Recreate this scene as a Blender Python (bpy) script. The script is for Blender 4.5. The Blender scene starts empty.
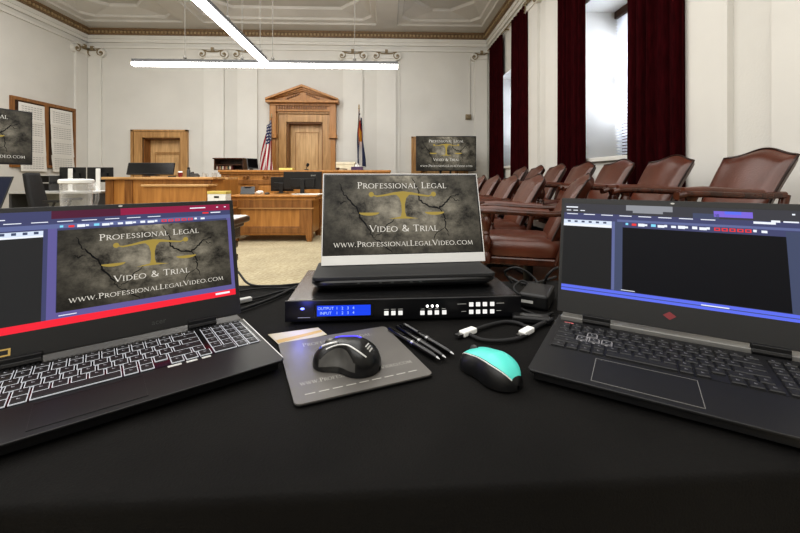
import bpy, bmesh, math, random
from mathutils import Vector, Matrix, Euler, noise
random.seed(7)
C = bpy.context.scene.collection
PI = math.pi
F = 387.0; CZ = 1.02; TH = math.atan(0.036); TZ = 0.74
cT, sT = math.cos(TH), math.sin(TH)

# ---------- where things stand in the room ----------
def ray(u, v):
    x = (u-400)/F
    return (x*cT+sT, -x*sT+cT, -(v-177)/F)
def at(u, v, Y):
    d = ray(u, v); t = Y/d[1]
    return Vector((d[0]*t, Y, CZ+d[2]*t))
def atX(u, v, X):
    d = ray(u, v); t = X/d[0]
    return Vector((X, d[1]*t, CZ+d[2]*t))
def atZ(u, v, z):
    d = ray(u, v); t = (z-CZ)/d[2]
    return Vector((d[0]*t, d[1]*t, z))

# ---------- mesh builder ----------
class MB:
    def __init__(s):
        s.v = []; s.f = []; s.m = []; s.uv = {}; s.mi = 0
    def add(s, vs, fs, M=None, uv=None):
        n = len(s.v)
        for p in vs:
            p = Vector(p)
            s.v.append(M @ p if M else p)
        for k, f in enumerate(fs):
            if uv: s.uv[len(s.f)] = [uv[i] for i in f]
            s.f.append([i+n for i in f]); s.m.append(s.mi)
        return s
    def box(s, x0, x1, y0, y1, z0, z1, M=None):
        return s.add([(x0,y0,z0),(x1,y0,z0),(x1,y1,z0),(x0,y1,z0),(x0,y0,z1),(x1,y0,z1),(x1,y1,z1),(x0,y1,z1)],
                     [(0,3,2,1),(4,5,6,7),(0,1,5,4),(1,2,6,5),(2,3,7,6),(3,0,4,7)], M)
    def quad(s, a, b, c, d, uv=None, M=None):
        return s.add([a,b,c,d], [(0,1,2,3)], M, uv)
    def poly(s, pts, M=None):
        return s.add(pts, [tuple(range(len(pts)))], M)
    def prism(s, pts, h0, h1, M=None):          # pts in xy, extruded along z
        n = len(pts)
        vs = [(p[0],p[1],h0) for p in pts]+[(p[0],p[1],h1) for p in pts]
        fs = [tuple(range(n-1,-1,-1)), tuple(range(n,2*n))]+[(i,(i+1)%n,n+(i+1)%n,n+i) for i in range(n)]
        return s.add(vs, fs, M)
    def lathe(s, prof, seg=16, M=None):
        vs = []; fs = []; n = len(prof)
        for r, z in prof:
            for k in range(seg):
                a = 2*PI*k/seg; vs.append((r*math.cos(a), r*math.sin(a), z))
        for i in range(n-1):
            for k in range(seg):
                k2 = (k+1)%seg
                fs.append((i*seg+k, i*seg+k2, (i+1)*seg+k2, (i+1)*seg+k))
        fs.append(tuple(range(seg-1,-1,-1))); fs.append(tuple((n-1)*seg+k for k in range(seg)))
        return s.add(vs, fs, M)
    def tube(s, pts, r, seg=8, M=None, closed=False):
        pts = [Vector(p) for p in pts]; n = len(pts)
        rs = r if isinstance(r, (list, tuple)) else [r]*n
        vs = []; fs = []; up = Vector((0,0,1)); prev = None
        for i, p in enumerate(pts):
            t = (pts[min(i+1,n-1)]-pts[max(i-1,0)])
            if t.length < 1e-9: t = Vector((0,0,1))
            t.normalize()
            if prev is None:
                a = t.cross(up)
                if a.length < 1e-3: a = t.cross(Vector((1,0,0)))
            else:
                a = prev - t*prev.dot(t)
                if a.length < 1e-5: a = t.cross(up)
            a.normalize(); prev = a; b = t.cross(a)
            for k in range(seg):
                q = 2*PI*k/seg
                vs.append(p+(a*math.cos(q)+b*math.sin(q))*rs[i])
        for i in range(n-1):
            for k in range(seg):
                k2 = (k+1)%seg
                fs.append((i*seg+k, (i+1)*seg+k, (i+1)*seg+k2, i*seg+k2))
        fs.append(tuple(range(seg))); fs.append(tuple((n-1)*seg+k for k in range(seg-1,-1,-1)))
        return s.add(vs, fs, M)
    def grid(s, fn, nu, nv, M=None, wrapu=False, uv=False):
        vs = []; fs = []; uvs = []
        for j in range(nv+1):
            for i in range(nu if wrapu else nu+1):
                vs.append(fn(i/nu, j/nv)); uvs.append((i/nu, j/nv))
        w = nu if wrapu else nu+1
        for j in range(nv):
            for i in range(nu):
                i2 = (i+1)%w
                fs.append((j*w+i, j*w+i2, (j+1)*w+i2, (j+1)*w+i))
        return s.add(vs, fs, M, uvs if uv else None)
    def build(s, name, mats, parent=None, smooth=None, bevel=0, seg=2, loc=None, rot=None):
        me = bpy.data.meshes.new(name)
        me.from_pydata([tuple(p) for p in s.v], [], s.f)
        if not isinstance(mats, (list, tuple)): mats = [mats]
        for m in mats: me.materials.append(m)
        for p, k in zip(me.polygons, s.m): p.material_index = k
        if s.uv:
            L = me.uv_layers.new(name='UVMap')
            for p in me.polygons:
                if p.index in s.uv:
                    for li, c in zip(p.loop_indices, s.uv[p.index]): L.data[li].uv = c
        me.update()
        if smooth:
            me.polygons.foreach_set('use_smooth', [True]*len(me.polygons))
            me.set_sharp_from_angle(angle=math.radians(smooth))
        o = bpy.data.objects.new(name, me); C.objects.link(o)
        if bevel:
            b = o.modifiers.new('Bevel', 'BEVEL'); b.width = bevel; b.segments = seg; b.limit_method = 'ANGLE'; b.angle_limit = math.radians(40)
        if parent: o.parent = parent
        if loc is not None: o.location = loc
        if rot is not None: o.rotation_euler = rot
        return o
def T(x, y, z, rz=0, rx=0, ry=0):
    return Matrix.Translation((x,y,z)) @ Euler((rx,ry,rz)).to_matrix().to_4x4()

def tag(o, label=None, cat=None, group=None, kind=None):
    if label: o['label'] = label
    if cat: o['category'] = cat
    if group: o['group'] = group
    if kind: o['kind'] = kind
    return o
def thing(name, label, cat, loc=(0,0,0), rz=0, group=None):
    o = bpy.data.objects.new(name, None); C.objects.link(o)
    o.empty_display_size = 0.05
    o.location = loc; o.rotation_euler = (0,0,rz)
    return tag(o, label, cat, group)
def struct(o): o['kind'] = 'structure'; return o
def copy_tree(o, parent=None):
    c = o.copy(); C.objects.link(c)
    if parent: c.parent = parent
    for ch in list(o.children): copy_tree(ch, c)
    return c

# ---------- materials ----------
MATS = {}
def srgb(r, g, b):
    f = lambda c: (c/255/12.92) if c/255 <= .04045 else ((c/255+.055)/1.055)**2.4
    return (f(r), f(g), f(b), 1)
def mat(name, rgb, rough=.6, metal=0, var=.12, scale=8, bump=0, bscale=None, emit=None, es=0, spec=.5, coat=0, stretch=(1,1,1)):
    m = bpy.data.materials.new(name); m.use_nodes = True; N = m.node_tree.nodes; L = m.node_tree.links
    p = N['Principled BSDF']; c = srgb(*rgb)
    p.inputs['Roughness'].default_value = rough; p.inputs['Metallic'].default_value = metal
    p.inputs['Specular IOR Level'].default_value = spec; p.inputs['Coat Weight'].default_value = coat
    tc = N.new('ShaderNodeTexCoord'); mp = N.new('ShaderNodeMapping'); mp.inputs['Scale'].default_value = stretch
    L.new(tc.outputs['Object'], mp.inputs['Vector'])
    nz = N.new('ShaderNodeTexNoise'); nz.inputs['Scale'].default_value = scale; nz.inputs['Detail'].default_value = 4
    L.new(mp.outputs['Vector'], nz.inputs['Vector'])
    r = N.new('ShaderNodeValToRGB'); r.color_ramp.elements[0].position = .3; r.color_ramp.elements[1].position = .7
    r.color_ramp.elements[0].color = tuple(x*(1-var) for x in c[:3])+(1,)
    r.color_ramp.elements[1].color = tuple(min(1, x*(1+var)) for x in c[:3])+(1,)
    L.new(nz.outputs['Fac'], r.inputs['Fac']); L.new(r.outputs['Color'], p.inputs['Base Color'])
    if bump:
        n2 = N.new('ShaderNodeTexNoise'); n2.inputs['Scale'].default_value = bscale or scale*8
        L.new(mp.outputs['Vector'], n2.inputs['Vector'])
        b = N.new('ShaderNodeBump'); b.inputs['Strength'].default_value = bump; b.inputs['Distance'].default_value = .01
        L.new(n2.outputs['Fac'], b.inputs['Height']); L.new(b.outputs['Normal'], p.inputs['Normal'])
    if emit:
        p.inputs['Emission Color'].default_value = srgb(*emit); p.inputs['Emission Strength'].default_value = es
    MATS[name] = m
    return m
def wood(name, dark, light, rough=.35, stretch=(6,6,.6), scale=3):
    m = mat(name, light, rough, stretch=stretch, scale=scale); N = m.node_tree.nodes
    r = [n for n in N if n.type == 'VALTORGB'][0]
    r.color_ramp.elements[0].color = srgb(*dark); r.color_ramp.elements[1].color = srgb(*light)
    nz = [n for n in N if n.type == 'TEX_NOISE'][0]; nz.inputs['Detail'].default_value = 6; nz.inputs['Distortion'].default_value = .6
    return m
def glow(name, rgb, es=1.0, rough=.4):
    m = bpy.data.materials.new(name); m.use_nodes = True; p = m.node_tree.nodes['Principled BSDF']
    p.inputs['Base Color'].default_value = (0.005,0.005,0.006,1); p.inputs['Roughness'].default_value = rough
    p.inputs['Specular IOR Level'].default_value = .1
    p.inputs['Emission Color'].default_value = srgb(*rgb); p.inputs['Emission Strength'].default_value = es
    MATS[name] = m
    return m

W = dict(
 wall = mat('painted plaster wall', (206,204,198), .85, var=.04, scale=1.2, bump=.12, bscale=60),
 trimw = mat('painted plaster trim', (212,210,204), .7, var=.03, scale=2),
 ceil = mat('painted ceiling', (190,187,181), .9, var=.05, scale=1.5),
 ceil2 = mat('painted coffer panel', (184,181,175), .9, var=.05, scale=1.5),
 crown = mat('bronze paint crown', (120,98,72), .5, var=.25, scale=20),
 crownl = mat('pale gilt dentil', (158,138,106), .5, var=.2, scale=20),
 volute = mat('antique gold scroll', (132,118,92), .5, var=.3, scale=25),
 oak = wood('golden oak', (150,102,50), (182,130,70)),
 oakd = wood('dark oak moulding', (112,72,34), (150,104,56)),
 oakdoor = wood('oak door panel', (184,146,98), (218,182,134)),
 oakcase = wood('oak door casing', (150,112,68), (190,150,100)),
 oakl = wood('light oak top', (160,120,76), (204,166,116), stretch=(.6,6,6)),
 walnut = wood('dark walnut', (48,28,18), (84,52,32)),
 redwood = wood('reddish arm wood', (40,19,12), (78,40,25), rough=.25),
 leather = mat('brown leather', (80,41,27), .3, var=.25, scale=5, bump=.12, bscale=90, spec=.6),
 leather_d = mat('dark brown leather piping', (40,22,16), .4, var=.2),
 velvet = mat('maroon velvet curtain', (44,6,10), .95, var=.35, scale=14, stretch=(3,3,.4), spec=.04),
 metal = mat('brushed steel', (150,150,150), .3, 1),
 iron = mat('black iron', (26,24,24), .45, .6),
 black = mat('black plastic', (20,20,21), .42, var=.2, scale=30),
 blackg = mat('glossy black plastic', (12,12,13), .16, var=.1),
 blackr = mat('black rubber', (24,24,25), .75, var=.2, scale=40),
 grey = mat('dark grey plastic', (66,66,66), .5),
 greyl = mat('light grey plastic', (176,176,172), .5),
 white = mat('white plastic', (226,226,222), .45, var=.04),
 paper = mat('white paper', (222,220,214), .9, var=.03, scale=20),
 ink = mat('grey printed ink', (150,148,146), .9, var=.2),
 blinds = mat('white blind slat', (226,228,232), .5, var=.03),
 silver = mat('silver bezel', (206,206,204), .38, .15, var=.04),
 gunmetal = mat('dark steel chassis', (15,15,17), .38, .2, var=.15, scale=20),
 graph = mat('graphite hinge strip', (128,127,124), .4, .4, var=.1),
)
def wallpaint_glass():
    m = bpy.data.materials.new('window glass'); m.use_nodes = True; p = m.node_tree.nodes['Principled BSDF']
    p.inputs['Transmission Weight'].default_value = 1; p.inputs['Roughness'].default_value = .02; p.inputs['IOR'].default_value = 1.1
    p.inputs['Base Color'].default_value = (.95,.97,1,1); return m
W['glass'] = wallpaint_glass()
def plastic_clear():
    m = bpy.data.materials.new('clear plastic'); m.use_nodes = True; N = m.node_tree.nodes; L = m.node_tree.links
    out = N['Material Output']; p = N['Principled BSDF']; p.inputs['Base Color'].default_value = (.8,.8,.8,1); p.inputs['Roughness'].default_value = .08
    t = N.new('ShaderNodeBsdfTransparent'); mx = N.new('ShaderNodeMixShader'); lw = N.new('ShaderNodeLayerWeight'); lw.inputs['Blend'].default_value = .35
    mr = N.new('ShaderNodeMapRange'); mr.inputs['To Min'].default_value = .06; mr.inputs['To Max'].default_value = .4
    L.new(lw.outputs['Facing'], mr.inputs['Value']); L.new(mr.outputs['Result'], mx.inputs['Fac'])
    L.new(t.outputs[0], mx.inputs[1]); L.new(p.outputs[0], mx.inputs[2]); L.new(mx.outputs[0], out.inputs['Surface']); return m
W['clear'] = plastic_clear()
def carpet():
    m = mat('beige patterned carpet', (174,163,136), .95, var=.1, scale=3, bump=.4, bscale=220); N = m.node_tree.nodes; L = m.node_tree.links
    p = N['Principled BSDF']; tc = [n for n in N if n.type == 'TEX_COORD'][0]
    mp = N.new('ShaderNodeMapping'); mp.inputs['Rotation'].default_value = (0,0,math.radians(40)); mp.inputs['Scale'].default_value = (1,1,1)
    L.new(tc.outputs['Object'], mp.inputs['Vector'])
    wv = N.new('ShaderNodeTexWave'); wv.inputs['Scale'].default_value = 5.5; wv.inputs['Distortion'].default_value = 9; wv.inputs['Detail'].default_value = 3; wv.inputs['Detail Scale'].default_value = 2.5
    L.new(mp.outputs['Vector'], wv.inputs['Vector'])
    mix = N.new('ShaderNodeMix'); mix.data_type = 'RGBA'; mix.blend_type = 'MULTIPLY'; mix.inputs['Factor'].default_value = .55
    r = [n for n in N if n.type == 'VALTORGB'][0]; r2 = N.new('ShaderNodeValToRGB')
    r2.color_ramp.elements[0].color = (.55,.5,.4,1); r2.color_ramp.elements[1].color = (1,1,1,1)
    L.new(wv.outputs['Fac'], r2.inputs['Fac']); L.new(r.outputs['Color'], mix.inputs['A']); L.new(r2.outputs['Color'], mix.inputs['B'])
    L.new(mix.outputs['Result'], p.inputs['Base Color']); return m
W['carpet'] = carpet()
def slide_mat(gain=1.0):
    m = bpy.data.materials.new('stone slide background'); m.use_nodes = True; N = m.node_tree.nodes; L = m.node_tree.links
    p = N['Principled BSDF']; p.inputs['Base Color'].default_value = (.004,.004,.004,1); p.inputs['Roughness'].default_value = .4; p.inputs['Specular IOR Level'].default_value = .2
    uv = N.new('ShaderNodeUVMap'); uv.uv_map = 'UVMap'
    mp = N.new('ShaderNodeMapping'); mp.inputs['Scale'].default_value = (1.6,.9,1); L.new(uv.outputs['UV'], mp.inputs['Vector'])
    n1 = N.new('ShaderNodeTexNoise'); n1.inputs['Scale'].default_value = 3.2; n1.inputs['Detail'].default_value = 9; n1.inputs['Roughness'].default_value = .72
    L.new(mp.outputs['Vector'], n1.inputs['Vector'])
    r = N.new('ShaderNodeValToRGB'); r.color_ramp.elements[0].position = .36; r.color_ramp.elements[1].position = .7
    r.color_ramp.elements[0].color = srgb(30,27,22); r.color_ramp.elements[1].color = srgb(164,156,138)
    L.new(n1.outputs['Fac'], r.inputs['Fac'])
    # darker towards the edges of the slide, lighter in the middle and at its top
    def dist(cx, cy, sx, sy, lo, hi):
        a = N.new('ShaderNodeMapping'); a.vector_type = 'POINT'; a.inputs['Location'].default_value = (-cx*sx,-cy*sy,0); a.inputs['Scale'].default_value = (sx,sy,0)
        L.new(uv.outputs['UV'], a.inputs['Vector']); b = N.new('ShaderNodeVectorMath'); b.operation = 'LENGTH'; L.new(a.outputs['Vector'], b.inputs[0])
        c = N.new('ShaderNodeMapRange'); c.interpolation_type = 'SMOOTHSTEP'; c.inputs['From Min'].default_value = 0; c.inputs['From Max'].default_value = 1
        c.inputs['To Min'].default_value = lo; c.inputs['To Max'].default_value = hi; L.new(b.outputs['Value'], c.inputs['Value']); return c
    v1 = dist(.54,.55,1.5,1.3,1.35,.2)
    v2 = dist(.52,1.02,5.0,6.0,1.6,0)
    ad = N.new('ShaderNodeMath'); ad.operation = 'ADD'; L.new(v1.outputs['Result'], ad.inputs[0]); L.new(v2.outputs['Result'], ad.inputs[1])
    mix = N.new('ShaderNodeVectorMath'); mix.operation = 'SCALE'; L.new(r.outputs['Color'], mix.inputs[0]); L.new(ad.outputs['Value'], mix.inputs['Scale'])
    L.new(mix.outputs['Vector'], p.inputs['Emission Color']); p.inputs['Emission Strength'].default_value = gain
    return m
W['slide'] = slide_mat(.8)
W['crack'] = glow('slide crack', (8,7,6), 1)
W['letter'] = glow('slide white lettering', (215,210,200), 1)
W['gold'] = glow('slide gold emblem', (158,138,70), 1)

# ---------- lettering: serif capitals drawn as strokes ----------
def arc(cx, cy, rx, ry, a0, a1, n=14):
    return [(cx+rx*math.cos(math.radians(a0+(a1-a0)*i/n)), cy+ry*math.sin(math.radians(a0+(a1-a0)*i/n))) for i in range(n+1)]
def ws(n, lo, hi, f): return [lo+(hi-lo)*abs(f(i/(n-1))) for i in range(n)]
TK, TN = .125, .06
def GL(ch):
    S = []           # (points, width or widths)
    def st(*p, w=TK): S.append((list(p), w))
    def sf(x, y, w=.26): S.append(([(x-w/2,y),(x+w/2,y)], .045))
    def cur(p, kind='x'):
        n = len(p); out = []
        for i in range(n):
            a = p[max(i-1,0)]; b = p[min(i+1,n-1)]; dx, dy = b[0]-a[0], b[1]-a[1]; l = math.hypot(dx,dy) or 1
            out.append(TN+(TK-TN)*abs(dy/l))
        S.append((p, out))
    y0, y1 = .02, .98
    if ch == 'I': st((.16,0),(.16,1)); sf(.16,y0); sf(.16,y1); a = .32
    elif ch == 'L': st((.16,0),(.16,1)); sf(.16,y1); st((.04,.03),(.56,.03),w=TN); st((.56,0),(.58,.2),w=.05); a = .6
    elif ch in 'EF':
        st((.16,0),(.16,1)); st((.04,.97),(.54,.97),w=TN); st((.54,1),(.55,.8),w=.05); st((.16,.53),(.46,.53),w=TN); st((.46,.44),(.46,.62),w=.04)
        if ch == 'E': st((.04,.03),(.57,.03),w=TN); st((.57,0),(.6,.2),w=.05)
        else: sf(.16,y0)
        a = .62
    elif ch in 'PR':
        st((.16,0),(.16,1)); sf(.16,y0); sf(.09,y1,.16)
        cur([(.16,.97)]+arc(.32,.735,.22,.235,90,-90)+[(.16,.5)])
        if ch == 'R': st((.34,.5),(.7,.0),w=TK); sf(.7,y0,.14)
        a = .72 if ch == 'R' else .6
    elif ch == 'O': cur(arc(.46,.5,.41,.47,0,360,28)); a = .92
    elif ch == 'D': st((.16,0),(.16,1)); cur([(.06,.97),(.16,.97)]+arc(.34,.5,.44,.47,90,-90,18)+[(.16,.03),(.06,.03)]); a = .84
    elif ch in 'CG':
        cur(arc(.48,.5,.41,.47,48,312,22)); st((.77,.78),(.77,.95),w=.045)
        if ch == 'G': st((.75,.08),(.75,.42)); sf(.75,.42,.24)
        a = .84
    elif ch == 'S':
        cur([(.46,.82),(.4,.93),(.27,.97),(.14,.9),(.1,.75),(.17,.62),(.3,.53),(.43,.43),(.49,.28),(.44,.1),(.29,.03),(.14,.07),(.07,.2)]); a = .56
    elif ch == 'N': st((.14,0),(.14,1),w=TN); st((.12,.98),(.74,.04),w=TK); st((.74,0),(.74,1),w=TN); sf(.14,y0); sf(.08,y1,.16); sf(.74,y1); a = .88
    elif ch == 'A': st((.08,0),(.4,1),w=TN); st((.4,1),(.74,0),w=TK); st((.2,.36),(.62,.36),w=.05); sf(.08,y0,.2); sf(.74,y0,.22); a = .8
    elif ch == 'V': st((.06,1),(.4,.02),w=TK); st((.4,.02),(.72,1),w=TN); sf(.06,y1,.22); sf(.72,y1,.2); a = .76
    elif ch == 'W':
        st((.06,1),(.34,.02),w=TK); st((.34,.02),(.56,.95),w=TN); st((.52,1),(.8,.02),w=TK); st((.8,.02),(1.06,1),w=TN); sf(.06,y1,.22); sf(1.06,y1,.2); a = 1.12
    elif ch == 'T': st((.34,0),(.34,1)); sf(.34,y0); st((.02,.97),(.66,.97),w=TN); st((.03,1),(.02,.8),w=.05); st((.65,1),(.66,.8),w=.05); a = .68
    elif ch == 'M': st((.12,0),(.2,1),w=TN); st((.2,.98),(.5,.05),w=TK); st((.5,.05),(.8,1),w=TN); st((.8,1),(.9,0),w=TK); sf(.12,y0,.2); sf(.9,y0,.24); a = 1.0
    elif ch == '&': cur([(.78,.5),(.7,.25),(.52,.06),(.28,.03),(.1,.2),(.16,.42),(.36,.58),(.5,.76),(.42,.95),(.27,.96),(.2,.8),(.3,.58),(.55,.25),(.78,.03)]); a = .84
    elif ch == '.': st((.1,.0),(.1,.12),w=.12); a = .24
    else: a = .36
    return S, a
def ribbon(mb, pts, w, z=0, M=None):
    n = len(pts); wsz = w if isinstance(w, list) else [w]*n; vs = []
    for i, p in enumerate(pts):
        a = pts[max(i-1,0)]; b = pts[min(i+1,n-1)]; dx, dy = b[0]-a[0], b[1]-a[1]; l = math.hypot(dx,dy) or 1
        nx, ny = -dy/l, dx/l; h = wsz[i]/2
        vs += [(p[0]+nx*h, p[1]+ny*h, z), (p[0]-nx*h, p[1]-ny*h, z)]
    mb.add(vs, [(2*i, 2*i+1, 2*i+3, 2*i+2) for i in range(n-1)], M)
def serif(mb, text, cx, y, width, cap, z=0, M=None):
    """text centred on cx, baseline y, total width; lower case becomes small capitals"""
    runs = []; x = 0
    for ch in text:
        k = .8 if ch.islower() else 1
        S, a = GL(ch.upper()); runs.append((S, x, k)); x += a*k+.06
    sx = width/(x-.06)
    for S, x0, k in runs:
        for pts, w in S:
            # even stroke weight, letters stretched to the line's width
            q = [(cx-width/2+(x0+p[0]*k)*sx, y+p[1]*k*cap) for p in pts]
            m = (sx+cap)/2*k
            ribbon(mb, q, [e*m for e in w] if isinstance(w, list) else w*m, z, M)
def sans(text, size, M, mats, name, parent, align='CENTER'):
    cu = bpy.data.curves.new('t', 'FONT'); cu.body = text; cu.size = size; cu.align_x = align; cu.align_y = 'CENTER'; cu.resolution_u = 2
    o = bpy.data.objects.new('t', cu); C.objects.link(o); bpy.context.view_layer.update()
    me = bpy.data.meshes.new_from_object(o.evaluated_get(bpy.context.evaluated_depsgraph_get()))
    bpy.data.objects.remove(o); me.transform(M); me.name = name
    me.materials.clear(); me.materials.append(mats)
    r = bpy.data.objects.new(name, me); C.objects.link(r); r.parent = parent
    return r

# ---------- the slide shown on the screens: local xy plane, x right, y up, facing +z ----------
def slide(parent, x0, x1, y0, y1, z, M, dim=1):
    w, h = x1-x0, y1-y0
    P = lambda a, b: (x0+a*w, y0+(1-b)*h)
    e = MB()
    e.quad((x0,y0,z),(x1,y0,z),(x1,y1,z),(x0,y1,z), uv=[(0,0),(1,0),(1,1),(0,1)], M=M)
    e.mi = 1
    random.seed(11)
    for line, wd in (([(.09,.1),(.12,.24),(.15,.32),(.2,.41),(.22,.55),(.27,.68),(.3,.8)],.012), ([(.14,.34),(.1,.36),(.08,.33)],.007),
                     ([(.57,.03),(.6,.17),(.61,.33),(.66,.4),(.74,.43),(.78,.36),(.82,.28),(.88,.25)],.012), ([(.74,.43),(.77,.55),(.77,.68),(.79,.8)],.009),
                     ([(.3,.8),(.36,.88),(.42,.99)],.007), ([(.3,.8),(.36,.74),(.4,.62),(.47,.55)],.006), ([(.82,.28),(.85,.33),(.88,.34)],.006), ([(.77,.68),(.7,.78),(.68,.9)],.005)):
        fine = []
        for (a, b) in zip(line, line[1:]):
            for k in range(5):
                t = k/5; fine.append(P(a[0]+(b[0]-a[0])*t+random.uniform(-.006,.006), a[1]+(b[1]-a[1])*t+random.uniform(-.012,.012)))
        fine.append(P(*line[-1])); n = len(fine)
        ribbon(e, fine, [wd*w*(.35+.65*math.sin(PI*(i+.6)/(n+.4)))*random.uniform(.6,1.1) for i in range(n)], z+.0002*dim, M)
    s = e.build('slide', [W['slide'], W['crack']], parent)
    g = MB(); zz = z+.0004*dim
    # balance emblem: beam with curled ends, tapering stem, foot and two pans
    beam = [P(.5+a, b) for a, b in ((-.2,.255),(-.17,.275),(-.12,.262),(-.06,.24),(0,.235),(.06,.24),(.12,.262),(.17,.275),(.2,.255))]
    ribbon(g, beam, [.006*w,.01*w,.012*w,.017*w,.026*w,.017*w,.012*w,.01*w,.006*w], zz, M)
    for a in (-.205,.205):
        g.poly([(P(.5+a,.25)[0]+.017*w*math.cos(t*PI/7), P(.5,.25)[1]+.017*w*math.sin(t*PI/7), zz) for t in range(14)], M)
        pa = .5+a*1.0+(-.015 if a < 0 else .0)
        g.poly([(P(pa+.065*math.cos(PI*t/10), 0)[0], P(0,.485+.04*math.sin(PI*t/10))[1], zz) for t in range(11)], M)
    pts = [(-.05,.24),(-.022,.3),(-.012,.38),(-.011,.48),(-.018,.54),(-.095,.568),(.095,.568),(.018,.54),(.011,.48),(.012,.38),(.022,.3),(.05,.24)]
    g.poly([P(.5+a,b)+(zz,) for a, b in pts], M)
    g.build('balance_emblem', W['gold'], s)
    for nm, txt, yy, ww, cc in (('title_lettering','Professional Legal',.17,.59,.082),('subtitle_lettering','Video & Trial',.73,.44,.082),('web_address_lettering','www.ProfessionalLegalVideo.com',.91,.885,.066)):
        t = MB(); serif(t, txt, x0+.5*w, y0+(1-yy)*h, ww*w, cc*h, zz, M); t.build(nm, W['letter'], s)
    return s
# =====================================================================  the room
XL, XR, YB, YF, ZC = -7.5, 2.66, 10.0, -3.0, 4.72
m = MB(); m.box(XL-.3, XR+.8, YF-.3, YB+.5, -.1, 0); struct(m.build('floor', W['carpet']))
# openings in the back wall: (x0, x1, top)
d1a, d1b = at(143.5,150,YB).x, at(181,150,YB).x
d2a, d2b = at(287,150,YB).x, at(323,150,YB).x
d3a, d3b = at(421,150,YB).x, at(458,150,YB).x
ops = [(d1a,d1b,2.01),(d2a,d2b,2.42),(d3a,d3b,1.98)]
m = MB(); x = XL-.3
for a, b, t in ops:
    m.box(x, a, YB, YB+.4, 0, 5.2); m.box(a, b, YB, YB+.4, t, 5.2); x = b
m.box(x, XR+.8, YB, YB+.4, 0, 5.2)
struct(m.build('wall_back', W['wall']))
m = MB(); m.box(XL-.3, XL, YF, YB, 0, 5.2); struct(m.build('wall_left', W['wall']))
m = MB(); m.box(XL-.3, XR+.8, YF-.3, YF, 0, 5.2); struct(m.build('wall_front', W['wall']))
wins = [(3.9,5.3),(7.6,9.0)]; WZ0, WZ1 = 1.25, 3.32
m = MB(); y = YF
for a, b in wins:
    m.box(XR, XR+.76, y, a, 0, 5.2); m.box(XR, XR+.76, a, b, 0, WZ0); m.box(XR, XR+.76, a, b, WZ1, 5.2); y = b
m.box(XR, XR+.76, y, YB, 0, 5.2)
struct(m.build('wall_right', W['wall']))
# ceiling: beams and sunk coffers with sloping, clipped-corner borders
m = MB(); m.mi = 1; m.quad((XL,YF,ZC+.262),(XL,YB,ZC+.262),(XR,YB,ZC+.262),(XR,YF,ZC+.262)); m.mi = 0
bx = [XL+.35, -4.62, 0.02, XR-.3]; by = [9.45, 5.3, 1.2, -2.6]
m.box(XL, XR, by[0], YB, ZC, 5.1); m.box(XL, bx[0], YF, by[0], ZC, 5.1); m.box(bx[3], XR, YF, by[0], ZC, 5.1)
for bb in bx[1:3]: m.box(bb-.24, bb+.24, YF, by[0], ZC, 5.1)
for bb in by[1:]: m.box(bx[0], bx[3], bb-.24, bb+.24, ZC-.004, 5.1)
for i in range(3):
    for j in range(3):
        x0 = bx[i]+(.24 if i else 0); x1 = bx[i+1]-(.24 if i < 2 else 0); y1 = by[j]-(.24 if j else 0); y0 = by[j+1]+.24
        def ring(ins, ch, z):
            a, b, c, d = x0+ins, x1-ins, y0+ins, y1-ins
            return [(a+ch,c,z),(b-ch,c,z),(b,c+ch,z),(b,d-ch,z),(b-ch,d,z),(a+ch,d,z),(a,d-ch,z),(a,c+ch,z)]
        R = [ring(-.01,.01,ZC+.005), ring(.02,.02,ZC+.04), ring(.12,.2,ZC+.06), ring(.14,.2,ZC+.11), ring(.38,.45,ZC+.2), ring(.4,.45,ZC+.27)]
        for a, b in zip(R, R[1:]):
            m.add(a+b, [(k,(k+1)%8,8+(k+1)%8,8+k) for k in range(8)])
struct(m.build('ceiling', [W['ceil'], W['ceil2']]))
# crown: bronze dentil band round the room, plaster cove and picture line below it
def crown(n, horizontal, length, place):
    e = MB(); e.box(0, length, -.15, 0, ZC-.05, ZC); e.box(0, length, -.12, 0, ZC-.15, ZC-.05)
    e.mi = 1
    k = 0.0
    while k < length-.04: e.box(k, k+.045, -.145, -.12, ZC-.115, ZC-.065); k += .09
    e.mi = 2; e.box(0, length, -.07, 0, ZC-.24, ZC-.15); e.box(0, length, -.045, 0, ZC-.32, ZC-.24); e.box(0, length, -.035, 0, 4.26, 4.31)
    o = e.build('trim_%d' % n, [W['crown'], W['crownl'], W['trimw']]); struct(o); o.matrix_world = place; return o
crown(1, 1, XR-XL, T(XL, YB, 0))
crown(2, 1, YB-YF, T(XL, YF, 0, PI/2))
crown(3, 1, YB-YF, T(XR, YB, 0, -PI/2))
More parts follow.
